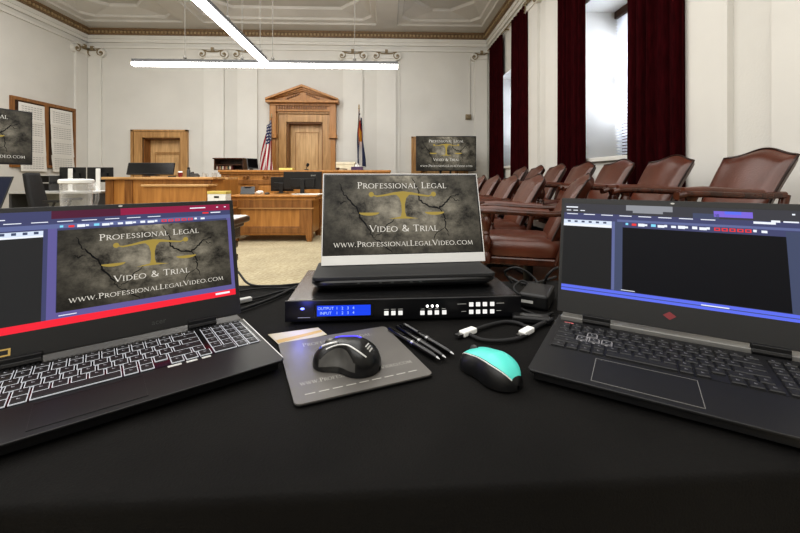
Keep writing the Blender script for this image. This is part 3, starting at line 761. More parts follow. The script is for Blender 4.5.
# open notebook computer at far left, seen from the side, with papers under it
p = at(0,197,2.45)
r = thing('notebook_computer', 'open dark notebook computer at the left frame edge, on the counsel table', 'laptop', (p.x-.27, 2.42, .7505), 0)
e = MB(); e.box(-.17, .17, -.1, .13, .0, .016); e.build('base', W['black'], r, bevel=.004)
e = MB(); M = T(0,.12,.03,0,-.4); e.box(-.17, .17, 0, .007, 0, .265, M); lid_ = e.build('lid', W['black'], r, bevel=.003)
e = MB(); e.box(-.163, .163, -.0006, 0, .014, .258, M); e.build('screen', glow('dark navy screen', (30,34,52)), lid_)
# small things on the clerk box top
zc = CZ+.0
def on(u, v, Y): return at(u, v, Y)
zt = at(106,177,6.3).z
p = at(181,175,6.5); r = thing('paper_cup', 'small red and white cup on the clerk box, right of the tilted monitor', 'cup', (p.x, 6.48, zt))
e = MB(); e.lathe([(.028,0),(.03,.03),(.036,.035)], 16); e.lathe([(.033,.03),(.036,.072)], 16); e.build('cup_body', mat('red printed card', (120,32,34), .5), r, smooth=40)
e = MB(); e.lathe([(.038,.072),(.038,.08),(.02,.095)], 16); e.build('cup_lid', W['white'], r, smooth=40)
p = at(189.5,175,6.55); r = thing('water_bottle', 'slim dark steel bottle standing on the clerk box', 'bottle', (p.x, 6.52, zt))
e = MB(); e.lathe([(.026,0),(.028,.01),(.028,.1),(.02,.125)], 16); e.build('bottle_body', W['grey'], r, smooth=40)
e = MB(); e.lathe([(.02,.125),(.02,.155),(.012,.16)], 16); e.build('bottle_cap', W['black'], r, smooth=40)
p = at(196,175,6.55); r = thing('desk_phone', 'grey desk telephone on the clerk box right end', 'phone', (p.x, 6.52, zt), .3)
e = MB(); e.prism([(-.1,0),(.1,0),(.1,.012),(-.1,.06)], -.06, .06, Matrix(((0,0,1,0),(1,0,0,0),(0,1,0,0),(0,0,0,1)))); e.build('phone_body', W['grey'], r, bevel=.004)
e = MB(); e.tube([(-.045,.08,.07),(-.045,0,.075),(-.045,-.08,.055)], [.02,.012,.02], 8); e.build('handset', W['black'], r, smooth=50)
p = at(174,176,6.4); o = MB().box(-.05,.05,-.03,.03,0,.02).build('stapler', W['black'], None, bevel=.006, loc=(p.x,6.34,zt)); tag(o, 'black stapler lying on the clerk box at the right foot of the tilted monitor', 'stapler')
for u, lb in ((203, 'left pale mug on the oak side counter'), (213, 'right pale mug on the oak side counter')):
    p = at(u,175,7.35); r = thing('mug', lb, 'mug', (p.x, 7.4, at(190,177.5,Yw).z), .2, 'mugs on the side counter')
    e = MB(); e.lathe([(.036,0),(.04,.01),(.04,.09),(.036,.09),(.034,.015)], 16); e.build('mug_body', W['greyl'], r, smooth=40)
    e = MB(); e.tube([(.038,0,.075),(.07,0,.07),(.07,0,.03),(.038,0,.02)], .006, 6); e.build('handle', W['greyl'], r, smooth=50)
# dark bookcase on the bench with books
zb = at(221,170,8.0).z; p0, p1 = at(216,170,8.25), at(245,170,8.25)
r = thing('bookcase', 'low dark walnut bookcase on the judge bench, left of the flag', 'bookcase', (p0.x, 8.15, zb)); w = p1.x-p0.x; h = .23
e = MB(); e.box(0, w, .26, .28, 0, h); e.box(0, .02, 0, .26, 0, h); e.box(w-.02, w, 0, .26, 0, h); e.build('carcass', W['walnut'], r)
for z in (0, h*.45): 
    e = MB(); e.box(.02, w-.02, .02, .26, z, z+.015); e.build('shelf', W['walnut'], r)
e = MB(); e.box(-.02, w+.02, -.02, .28, h, h+.022); e.build('bookcase_top', W['redwood'], r)
bk = [mat('cream book cover', (196,188,170), .6), mat('maroon book cover', (90,34,34), .6), mat('tan book cover', (150,120,84), .6), mat('dark green book cover', (40,56,48), .6)]
rnd = random.Random(3); x_ = .03; k = 0
while x_ < w*.55:
    tw = rnd.uniform(.024,.042); hh = rnd.uniform(.07,.082)
    e = MB(); e.box(0, tw-.003, 0, .14, 0, hh)
    o = e.build('book', bk[k % 4], None, loc=(p0.x+x_, 8.2, zb+.0155), bevel=.002)
    tag(o, ['cream', 'maroon', 'tan', 'dark green'][k % 4]+' book in the dark bookcase, place %s from its left' % ['one','two','three','four','five','six','seven','eight','nine','ten','eleven','twelve','thirteen','fourteen','fifteen'][k], 'book', 'books in the dark bookcase')
    x_ += tw; k += 1
# pads, box and microphone on the bench
p = at(284,170,8.05); o = MB().box(-.14,.14,-.1,.1,0,.045).build('legal_pad_stack', mat('yellow legal paper', (226,204,120), .8), None, loc=(p.x+.02, 8.2, zb), bevel=.003); tag(o, 'stack of yellow legal pads on the judge bench under the flag', 'notepad')
p = at(307,170,8.05); r = thing('bench_microphone', 'black gooseneck microphone on the judge bench before the grand door', 'microphone', (p.x-.02, 8.1, zb))
e = MB(); e.lathe([(.045,0),(.045,.015),(.02,.022)], 14); e.build('microphone_base', W['black'], r, smooth=40)
e = MB(); e.tube([(0,0,.02),(0,.0,.05),(.01,0,.08)], .008, 8); e.build('gooseneck', W['black'], r, smooth=50)
e = MB(); e.tube([(.008,0,.075),(.02,0,.1),(.035,0,.14)], [.018,.03,.024], 10); e.build('windscreen', W['blackr'], r, smooth=60)
p = at(346,170,8.3); r = thing('file_box', 'cream cardboard file box on the judge bench, left of the dark flag', 'box', (p.x, 8.3, zb))
e = MB(); e.box(-.19,.19,-.12,.12,0,.16); e.build('box_body', mat('cream cardboard', (214,206,180), .8), r, bevel=.003)
e = MB(); e.box(-.2,.2,-.13,.13,.13,.175); e.build('lid', mat('cream cardboard lid', (222,214,190), .8), r, bevel=.003)
p = at(357,171,8.05); r = thing('tissue_box', 'small purple tissue box on the judge bench below the dark flag', 'box', (p.x, 8.08, zb))
e = MB(); e.box(-.12,.12,-.06,.06,0,.07); e.build('carton', mat('purple carton', (74,52,84), .6), r, bevel=.003)
e = MB(); e.grid(lambda u,v: Vector(((u-.5)*.09, .015*math.sin(u*9)*v, .07+.07*v*(1-abs(u-.5)))), 8, 4); e.build('tissue', W['paper'], r, smooth=60)
p = at(338,171,8.05); r = thing('gavel', 'dark wooden gavel lying on the judge bench', 'gavel', (p.x, 8.05, zb), .4)
e = MB(); e.lathe([(.02,-.045),(.026,-.04),(.022,-.02),(.022,.02),(.026,.04),(.02,.045)], 12, T(0,0,.027,0,PI/2)); e.build('head', W['walnut'], r, smooth=40)
e = MB(); e.tube([(0,0,.027),(.2,0,.02)], [.008,.012], 8); e.build('handle', W['walnut'], r, smooth=40)
# on the oak desk
p = at(247,194,6.4); r = thing('tablet_computer', 'dark tablet leaning on its stand on the left of the oak desk', 'tablet', (p.x, 6.42, .736), .25)
M = T(0,0,.0,0,-.75); e = MB(); e.box(-.11,.11,-.006,.006,0,.17,M); e.build('tablet_body', W['black'], r, bevel=.004)
e = MB(); e.box(-.1,.1,-.0075,-.0055,.01,.16,M); e.build('screen', W['blackg'], r)
e = MB(); e.box(-.05,.05,-.004,.004,0,.13,T(0,.14,0,0,.45)); e.build('stand_flap', W['black'], r)
def crumple(name, loc, s, label, cat, seed):
    rnd = random.Random(seed)
    def fn(u, v):
        a = 2*PI*u; b = PI*(v-.5); d = Vector((math.cos(a)*math.cos(b), math.sin(a)*math.cos(b), math.sin(b)))
        k = 1+.45*noise.noise(d*2.2+Vector((seed,0,0))); return Vector((d.x*s*k*1.3, d.y*s*k, max(0, s*.6+d.z*s*.6*k)))
    e = MB(); e.grid(fn, 14, 9, wrapu=True); o = e.build(name, W['paper'], None, loc=loc); return tag(o, label, cat)
p = at(259,194,6.4); crumple('crumpled_tissue', (p.x, 6.42, .736), .05, 'crumpled white tissue on the oak desk beside the tablet', 'tissue', 3)
p = at(267,194,6.4); o = MB().prism([(-.03,-.05),(.03,-.05),(.035,0),(.03,.05),(-.03,.05),(-.035,0)],0,.03).build('computer_mouse', W['grey'], None, bevel=.012, seg=3, loc=(p.x,6.4,.736)); tag(o, 'grey mouse on the oak desk, between the tissue and the monitors', 'mouse')
p = at(306,194,6.2); e = MB()
for k in range(5): e.box(-.22,.2,-.1,.1,.002*k,.002*(k+1), T(.012*k*(-1)**k,.01*k,0,.06*k))
o = e.build('paper_pile', W['paper'], None, loc=(p.x, 6.33, .7365)); tag(o, 'untidy pile of white papers under the wide monitor on the oak desk', 'papers')
p = at(216.5,203,5.75); r = thing('storage_box', 'white cardboard storage box with a yellow lid stripe, left of the oak desk', 'box', (p.x, 5.75, .62))
bz = at(216.5,202,5.75).z-.62; hh = 10.5*5.75/F
e = MB(); e.box(-.13,.13,0,.2,bz-.1,bz+hh*.75); e.build('box_body', W['white'], r, bevel=.003)
e = MB(); e.box(-.135,.135,-.005,.205,bz+hh*.75,bz+hh); e.build('lid', mat('yellow banded lid', (196,176,96), .7), r, bevel=.003)
e = MB(); e.box(-.035,.035,-.004,0,bz+hh*.38,bz+hh*.55); e.build('hand_hole', W['black'], r)
r = thing('small_stand', 'plain oak side stand under the white storage box', 'stand', (p.x, 5.75, 0))
e = MB(); e.box(-.16,.16,-.02,.4,.6+bz-.1+.0,.62+bz-.1); e.build('stand_top', W['oak'], r)
for a in (-.15,.12):
    for b in (0,.35): e = MB(); e.box(a,a+.03,b,b+.03,0,.6+bz-.1); e.build('leg', W['oakd'], r)

# flags on poles
def flag_mat(kind):
    m_ = bpy.data.materials.new(kind+' flag cloth'); m_.use_nodes = True; N = m_.node_tree.nodes; L = m_.node_tree.links; p_ = N['Principled BSDF']; p_.inputs['Roughness'].default_value = .8
    uv = N.new('ShaderNodeUVMap'); uv.uv_map = 'UVMap'; sp = N.new('ShaderNodeSeparateXYZ'); L.new(uv.outputs['UV'], sp.inputs[0])
    def mth(op, a, b):
        n_ = N.new('ShaderNodeMath'); n_.operation = op
        for k_, q in enumerate((a, b)):
            if isinstance(q, (int, float)): n_.inputs[k_].default_value = q
            elif q is not None: L.new(q, n_.inputs[k_])
        return n_.outputs[0]
    def mixc(f, a, b):
        n_ = N.new('ShaderNodeMix'); n_.data_type = 'RGBA'; L.new(f, n_.inputs['Factor'])
        for k_, q in (('A', a), ('B', b)):
            if isinstance(q, tuple): n_.inputs[k_].default_value = q
            else: L.new(q, n_.inputs[k_])
        return n_.outputs['Result']
    U, V = sp.outputs['X'], sp.outputs['Y']
    red, white, blue = srgb(150,24,42), srgb(226,222,216), srgb(32,38,78)
    if kind == 'us':
        st = mth('LESS_THAN', mth('FRACT', mth('MULTIPLY', V, 6.5), None), .5)
        col = mixc(st, white, red)
        can = mth('MULTIPLY', mth('LESS_THAN', U, .42), mth('GREATER_THAN', V, .3))
        gx = mth('SUBTRACT', mth('FRACT', mth('MULTIPLY', U, 15), None), .5); gy = mth('SUBTRACT', mth('FRACT', mth('MULTIPLY', V, 11), None), .5)
        star = mth('LESS_THAN', mth('ADD', mth('MULTIPLY', gx, gx), mth('MULTIPLY', gy, gy)), .06)
        col = mixc(can, col, mixc(star, blue, white))
    else:
        band = mth('LESS_THAN', mth('ABSOLUTE', mth('SUBTRACT', V, .5), None), .167)
        col = mixc(band, srgb(28,36,66), white)
        dx = mth('MULTIPLY', mth('SUBTRACT', U, .4), 1.5); dy = mth('SUBTRACT', V, .5)
        d = mth('SQRT', mth('ADD', mth('MULTIPLY', dx, dx), mth('MULTIPLY', dy, dy)), None)
        ringm = mth('LESS_THAN', d, .42); disc = mth('LESS_THAN', d, .2)
        opening = mth('MULTIPLY', mth('GREATER_THAN', dx, .1), mth('LESS_THAN', mth('ABSOLUTE', dy, None), mth('MULTIPLY', dx, .6)))
        ringm = mth('MULTIPLY', ringm, mth('SUBTRACT', 1, opening))
        col = mixc(ringm, col, srgb(158,30,32)); col = mixc(disc, col, srgb(222,170,60))
    L.new(col, p_.inputs['Base Color']); return m_
def flag(kind, label, u, vtop, Y, height, fly, span, seed):
    p = at(u, 177, Y)
    r = thing('flag_on_pole', label, 'flag', (p.x, Y, 0))
    top = at(u, vtop, Y).z
    e = MB(); e.lathe([(.16,0),(.16,.03),(.06,.06),(.03,.1)], 20); e.build('pole_base', W['crownl'], r, smooth=40)
    e = MB(); e.tube([(0,0,.06),(0,0,top-.12)], .014, 10); e.build('pole', W['oakd'], r, smooth=40)
    e = MB(); e.lathe([(.012,top-.12),(.03,top-.1),(.012,top-.08),(.022,top-.05),(.004,top)], 12); e.build('finial', W['crownl'], r, smooth=40)
    z1_ = top-.16
    def fn(uu, vv):
        # hoist hangs on the pole, the fly falls in soft folds
        drop = height*(1-vv)
        sag = uu*fly
        spread = span*uu*(.35+.65*min(1,(drop+sag)/height))
        a = uu*9+seed
        k_ = (1-vv); sgn = -1 if kind == 'us' else .8
        x_ = sgn*span*k_*(.3+.7*uu)+(.05 if kind == 'us' else -.05)*uu
        return Vector((x_+.018*math.sin(k_*14+uu*5+seed), -.05-.045*math.sin(k_*11+uu*3+seed), z1_-uu*height-.22*k_*(1-uu)-.1*k_*uu))
    e = MB(); e.grid(fn, 48, 40, uv=True); o = e.build('flag_cloth', flag_mat(kind), r, smooth=80)
    return r
flag('us', 'red, white and blue striped flag on a pole left of the grand door', 271.5, 113, 9.35, 1.22, .6, .34, 1)
flag('co', 'dark blue flag with red and gold hanging on a pole right of the grand door', 359, 104, 9.3, 1.25, .85, .26, 2.2)

# big presentation displays on stands
def display(label, loc, rz, w, h, z0):
    r = thing('presentation_display', label, 'television', loc, rz)
    e = MB(); e.box(-w/2, w/2, -.02, .03, z0, z0+h); e.box(-w*.3, w*.3, .03, .06, z0+.15, z0+h*.7); e.build('casing', W['black'], r, bevel=.004)
    slide(r, -w/2+.016, w/2-.016, z0+.025, z0+h-.016, 0, T(0,-.0215,0,0,PI/2), dim=6)
    for s in (-1, 1):
        e = MB(); e.tube([(s*.12,.09,.1),(s*.12,.09,z0+h*.5)], .025, 10); e.build('stand_pole', W['black'], r, smooth=40)
    e = MB(); e.box(-.2,.2,.06,.1,z0+h*.3,z0+h*.6); e.build('mount_plate', W['black'], r)
    for s in (-1, 1):
        e = MB(); e.box(s*.32-.03, s*.32+.03, -.28, .4, .05, .1); e.build('stand_foot', W['black'], r, bevel=.01)
    e = MB(); e.box(-.35,.35,.05,.13,.06,.11); e.build('crossbar', W['black'], r)
    return r
a, b = at(416,136,9.1), at(476,171,9.1); cx = (a.x+b.x)/2
display('big black display showing the slide on a stand at the back wall, right of centre', (cx, 9.1, 0), 0, b.x-a.x, a.z-b.z, b.z)
pr_ = at(31.5,112.5,5.9); pb = at(31.5,165,5.9); wv = 1.42; ang = math.radians(74)
dx, dy = math.cos(ang), math.sin(ang)
display('big black display showing the slide at the left frame edge, before the cork board', (pr_.x-dx*wv/2, 5.9-dy*wv/2, 0), ang, wv, pr_.z-pb.z, pb.z)

# framed cork board with printed calendar sheets on the left wall
A0, A1 = atX(9,95,XL), atX(74,108,XL); zb0, zb1 = atX(9,167,XL).z, atX(9,95,XL).z
r = thing('bulletin_board', 'wooden framed two panel bulletin board on the left wall', 'board', (XL, A0.y, 0)); L_ = A1.y-A0.y
e = MB(); e.box(0,.02,.02,L_-.02,zb0+.02,zb1-.02); e.build('board_panel', mat('dark cork panel', (74,52,36), .9, var=.3, scale=60), r)
e = MB()
for (y0,y1,z0,z1) in ((0,L_,zb1-.07,zb1),(0,L_,zb0,zb0+.06),(0,.07,zb0+.06,zb1-.07),(L_-.07,L_,zb0+.06,zb1-.07),(L_/2-.05,L_/2+.05,zb0+.06,zb1-.07)): e.box(0,.05,y0,y1,z0,z1)
e.build('frame', W['oakd'], r, bevel=.004)
names = ['top', 'second', 'third', 'lowest']
for c_, (ua, ub) in enumerate(((15.5,42),(47.5,70))):
    ya, yb = atX(ua,130,XL).y, atX(ub,130,XL).y
    sh = (zb1-.1-(zb0-.06))/4
    for k in range(4):
        zt_ = zb1-.1-k*sh
        t = thing('calendar_sheet', 'white printed calendar sheet, %s in the %s column of the bulletin board' % (names[k], ['left', 'right'][c_]), 'paper', (XL+(.0498 if k == 3 else .0505)+.001*(3-k), ya, zt_), 0, 'calendar sheets on the bulletin board')
        wd = yb-ya
        sl = .06*c_+.05
        e = MB(); e.grid(lambda u, v: Vector((.008*(1-v)**2+.003*(1+math.sin(u*4+k)), wd*u+sl*(1-v)*.35*k/3+.012*k, -(sh+.02)*(1-v))), 6, 5)
        e.mi = 1
        for q in range(6):
            for q2 in range(7):
                y_ = wd*(.1+.115*q2)+sl*.35*k/3*.5+.012*k; z_ = -sh*(.2+.13*q); 
                e.quad((.0125,y_,z_),(.0125,y_+wd*.085,z_),(.0125,y_+wd*.085,z_-sh*.03),(.0125,y_,z_-sh*.03))
        e.build('sheet', [W['paper'], W['ink']], t)
# wall sensor with its conduit on the back wall
p = at(468,117,YB); r = thing('wall_sensor', 'small brown sensor box with a conduit on the back wall, right of centre', 'sensor', (p.x, YB, p.z))
e = MB(); e.box(-.07,.07,-.07,0,-.07,.06); e.box(-.045,.045,-.11,-.07,-.05,.02); e.build('sensor_box', W['volute'], r, bevel=.008)
e = MB(); e.tube([(.04,-.02,.06),(.04,-.02,1.58)], .011, 6); e.build('conduit', W['trimw'], r)
p = at(399.5,60,YB); e = MB(); e.tube([(0,-.012,1.0),(0,-.012,4.26)], .012, 6); o = e.build('wall_conduit', W['trimw'], None, loc=(p.x, YB, 0)); tag(o, 'thin painted conduit running up the back wall beside the rightmost pilaster', 'conduit')
# =====================================================================  the black clothed table
YAW = math.radians(3.3)-TH
def TB(u, v, h=0): return atZ(u, v, TZ+h)
bk = TB(270, 283.5); fr = TB(400, 487)
tx = Vector((math.cos(YAW), math.sin(YAW))); ty = Vector((-math.sin(YAW), math.cos(YAW)))
d0 = Vector((fr.x, fr.y)).dot(ty); d1 = Vector((bk.x, bk.y)).dot(ty)
TC = tx*0+ty*((d0+d1)/2); HD = (d1-d0)/2; HW = .93
def fold(a, half, r=.012):
    s = 1 if a >= 0 else -1; q = abs(a)
    e0 = half-r
    if q <= e0: return a, 0, 0
    t = q-e0; arcl = r*PI/2
    if t < arcl: f = t/r; return s*(e0+r*math.sin(f)), r*(1-math.cos(f)), 0
    return s*half, r+t-arcl, 1
def cloth():
    nx = 190; drop = TZ-.012
    xs = [-HW-drop+(2*HW+2*drop)*i/nx for i in range(nx+1)]
    def samples(half):
        L = []; n = 64
        for i in range(n+1): L.append(-half+.02+(2*half-.04)*i/n)
        edge = [half-.012+k*.003 for k in range(8)]; skirt = [half+.012+drop*k/22 for k in range(1, 23)]
        ext = edge+skirt
        return [-q for q in ext[::-1]]+L+ext
    xs, ys = samples(HW), samples(HD)
    vs = []
    for b in ys:
        for a in xs:
            x, dx_, fx = fold(a, HW); y, dy_, fy = fold(b, HD)
            dr = max(dx_, dy_)
            z = TZ-min(dr, TZ-.004)
            if dr < .002:
                w_ = noise.noise(Vector((x*3.2+y*2.2, y*1.2-x*.5, 0)))*.0012 + noise.noise(Vector((x*11+y*6, y*3.5, 3)))*.0006
                # soft creases running towards the front edge
                w_ += .0016*math.exp(-((x*.9+y*.55-.36)/.012)**2)+.0014*math.exp(-((x*.7-y*.5+.02)/.012)**2)+.0013*math.exp(-((x+y*.3+.36)/.012)**2)
                z += min(w_, .0016)-.0016
            else:
                k = min(1, (dr-.012)/.5) if dr > .012 else 0
                o = .022*k*math.sin(x*17+1.3*math.sin(x*5))+.012*k
                o2 = .022*k*math.sin(y*17)+.012*k
                if fy or dy_ > dx_: y += (1 if b > 0 else -1)*o
                if fx or dx_ >= dy_: x += (1 if a > 0 else -1)*o2
            q = TC+tx*x+ty*y
            vs.append((q.x, q.y, z))
    n = len(xs); m_ = len(ys)
    fs = [(j*n+i, j*n+i+1, (j+1)*n+i+1, (j+1)*n+i) for j in range(m_-1) for i in range(n-1)]
    e = MB(); e.add(vs, fs)
    o = e.build('tablecloth', W['cloth'], smooth=75)
    return tag(o, 'black cloth draped to the floor over the table in the foreground', 'tablecloth')
W['cloth'] = mat('black table cloth', (20,19,18), .85, var=.25, scale=7, bump=.18, bscale=420, spec=.15)
cloth()
ZT = TZ+.0004

# ---------- laptops
keym = dict(
  L = [mat('black keycap', (20,20,22), .45), mat('white lit key rim', (170,172,176), .4, emit=(190,195,205), es=.28), glow('white key legend', (190,190,195), .8)],
  R = [mat('matt black keycap', (23,23,24), .5), mat('black key rim', (13,13,14), .5), glow('dim white key legend', (150,146,150), .8)],
  RW = [mat('matt black outlined keycap', (23,23,24), .5), glow('white outlined key rim', (170,166,166), .8), glow('outlined key legend', (190,190,190), .8)])
KEYROWS = [([1]*15, 4, .62), ([1]*13+[2], 4, 1), ([1.5]+[1]*12+[1.5], 4, 1), ([1.75]+[1]*11+[2.25], 4, 1), ([2.25]+[1]*10+[1.75,1], 4, 1), ([1.25,1,1,1,5,1,1,.0,1,1,1], 3, 1)]
def keyboard(kb, style, x0, y1, z, unit, uh):
    """keys row by row from the back; each key is a mesh of its own, equal keys share their mesh"""
    cache = {}; n = 0
    gapm = .35
    y = y1
    outl = {(2,2),(3,1),(3,2),(3,3)}
    for ri, (main, num, hf) in enumerate(KEYROWS):
        h = uh*hf; xs = []; x = 0
        for w in main:
            if w: xs.append((x, w))
            else: x += 1-.0; continue
            x += w
        x = 15+gapm
        for k in range(num):
            w = 2 if (ri == 5 and k == 0) else 1
            xs.append((x, w*.92)); x += w*.92
        for ki, (kx, w) in enumerate(xs):
            st = 'RW' if style == 'R' and (ri, ki) in outl else style
            key = (round(w,3), hf, st)
            if key not in cache:
                g = .0011; X0, X1, Y0, Y1 = g, w*unit-g, -h+g, -g
                e = MB(); e.mi = 1
                e.box(X0, X1, Y0, Y1, 0, .0011)
                e.mi = 0
                r_ = .0009 if st != 'R' else .0005
                e.add([(X0+r_,Y0+r_,.0011),(X1-r_,Y0+r_,.0011),(X1-r_,Y1-r_,.0011),(X0+r_,Y1-r_,.0011),(X0+r_+.0007,Y0+r_+.0007,.0024),(X1-r_-.0007,Y0+r_+.0007,.0024),(X1-r_-.0007,Y1-r_-.0007,.0024),(X0+r_+.0007,Y1-r_-.0007,.0024)],
                      [(4,5,6,7),(0,1,5,4),(1,2,6,5),(2,3,7,6),(3,0,4,7)])
                if st == 'RW':
                    e.mi = 1
                    for q in ((X0+.0012,X1-.0012,Y0+.0012,Y0+.0019),(X0+.0012,X1-.0012,Y1-.0019,Y1-.0012),(X0+.0012,X0+.0019,Y0+.0019,Y1-.0019),(X1-.0019,X1-.0012,Y0+.0019,Y1-.0019)): e.box(*q, .0024, .0026)
                if w < 3:
                    e.mi = 2; cx_, cy_ = (X0+X1)/2, (Y0+Y1)/2+.001
                    e.box(cx_-.0016, cx_+.0016, cy_-.0012, cy_-.0004, .0024, .00255); e.box(cx_-.0016, cx_-.0008, cy_-.0004, cy_+.0018, .0024, .00255)
                ob = e.build('key', keym[st], kb); cache[key] = ob
            else:
                ob = cache[key].copy(); C.objects.link(ob); ob.parent = kb
            ob.location = (x0+kx*unit, y, z); n += 1
        y -= h
    return n
ui = dict(
  magenta = glow('magenta title bar', (142,34,72)), dkmag = glow('dark plum title bar', (84,34,58)), slate = glow('slate blue toolbar', (70,73,108)), slate2 = glow('blue grey toolbar', (98,106,148)),
  violet = glow('violet side strip', (100,94,148)), red = glow('red task bar', (232,44,62)), pale = glow('pale blue strip', (206,216,232)), dark = glow('dark grey pane', (44,44,44)),
  white = glow('white interface mark', (226,230,238)), iconred = glow('red interface mark', (226,60,60)), cyan = glow('cyan interface mark', (130,206,232)), grey = glow('grey title bar', (64,64,70)),
  lite = glow('bright title highlight', (140,142,148)), navy = glow('navy pane edge', (70,78,104)), blue = glow('blue task bar', (96,112,226)), purple = glow('purple picture patch', (124,104,206)), near = glow('near black video pane', (8,9,14)), black2 = glow('black pane', (34,34,34)))
def interface(parent, x0, x1, z0, z1, y, M, style):
    """program window: coloured strips, panes and small tool marks; local x right, z up on the plane y"""
    names = list(ui); e = MB(); w, h = x1-x0, z1-z0; lay = [0]
    def rect(c, a, b, t, s, lift=1):
        if style == 'L': t, s = [q*.8 if q < .3 else q for q in (t, s)]
        e.mi = names.index(c); yy = y-.00012*lift
        e.quad((x0+a*w,yy,z1-s*h),(x0+b*w,yy,z1-s*h),(x0+b*w,yy,z1-t*h),(x0+a*w,yy,z1-t*h), M=M)
    L = style == 'L'; rnd = random.Random(5)
    rect('slate', 0, 1, 0, 1, 0)
    if L:
        rect('dkmag', 0, .55, 0, .075); rect('slate', 0, .25, .0, .09, 2); rect('magenta', .5, 1, 0, .085, 2); rect('dkmag', .25, .52, .075, .09)
        rect('slate', 0, 1, .09, .15); rect('slate2', 0, 1, .15, .2); rect('violet', .978, 1, .2, .94); rect('violet', .24, .27, .2, .94)
        rect('pale', 0, .225, .215, .285, 2); rect('white', 0, .225, .265, .285, 3); rect('dark', 0, .225, .285, .95, 2); rect('violet', .24, 1, .885, .94, 2); rect('red', 0, 1, .94, 1, 3)
        spans = (.27, .93)
        sl = (.272, .982, .18, .89)
    else:
        rect('grey', 0, 1, 0, .11); rect('lite', .3, .5, 0, .06, 2); rect('lite', .33, .46, .06, .085, 2); rect('purple', .66, .8, .03, .09, 2); rect('blue', .7, .76, .03, .06, 3); rect('navy', .58, .68, .06, .11, 2)
        rect('slate', 0, 1, .11, .16); rect('slate2', .26, 1, .165, .19, 2); rect('pale', 0, .235, .19, .235, 2); rect('white', 0, .235, .235, .265, 3); rect('black2', 0, .235, .265, .93, 2)
        rect('navy', .25, .285, .19, .93, 2); rect('slate2', .237, .25, .19, .93, 3); rect('near', .285, .905, .25, .93, 3); rect('navy', .905, 1, .2, .93, 2); rect('blue', 0, 1, .935, 1, 3); rect('navy', 0, 1, .965, .972, 4)
        spans = (.29, .9); sl = None
    # small marks: menu words, tools, window buttons
    for k in range(3): rect('white', .012+.035*k, .035+.035*k, .075, .085, 4)
    rect('white', .01, .07, .035, .05, 4)
    for k in range(8): rect('white', .015+.085*k, .07+.085*k, .118, .127, 4)
    for k in range(6): rect('navy', .02+.035*k, .035+.035*k, .222 if L else .2, .25 if L else .22, 4)
    ic = spans[0]
    cols = ['cyan','iconred','white','white','cyan','white','white','white','white','white','white','white','white','iconred','iconred','iconred','iconred','iconred','white','white'] 
    dx_ = (spans[1]-spans[0])/22
    for k, c in enumerate(cols):
        a = ic+dx_*(k+.3); t0 = .168 if L else .198
        if c == 'iconred' and k > 4:
            rect(c, a, a+.022, t0, t0+.008, 5); rect(c, a, a+.022, t0+.024, t0+.032, 5); rect(c, a, a+.005, t0, t0+.032, 5); rect(c, a+.017, a+.022, t0, t0+.032, 5)
        else:
            rect(c, a, a+.012+.008*(k % 3), t0+.004*(k % 2), t0+.024+.004*(k % 3), 5)
    rect('white', .8, .875, .03 if L else .118, .045 if L else .14, 4); rect('white', .93, .94, .03, .045, 4); rect('white', .97, .98, .03, .045, 4)
    rect('iconred' if L else 'white', .86, .89, .1, .12, 4); rect('white', .9, .95, .103, .117, 4)
    rect('white', .28, .34, .915, .922, 5); rect('white', .9 if L else .6, .97 if L else .7, .955, .975 if L else .965, 5)
    s = e.build('screen', [ui[k] for k in names], parent)
    if sl:
        a, b, t, q = sl
        Mx = M @ T(0, y-.0011, 0, 0, PI/2)
        slide(parent, x0+a*w, x0+b*w, z1-q*h, z1-t*h, 0, Mx)
    return s
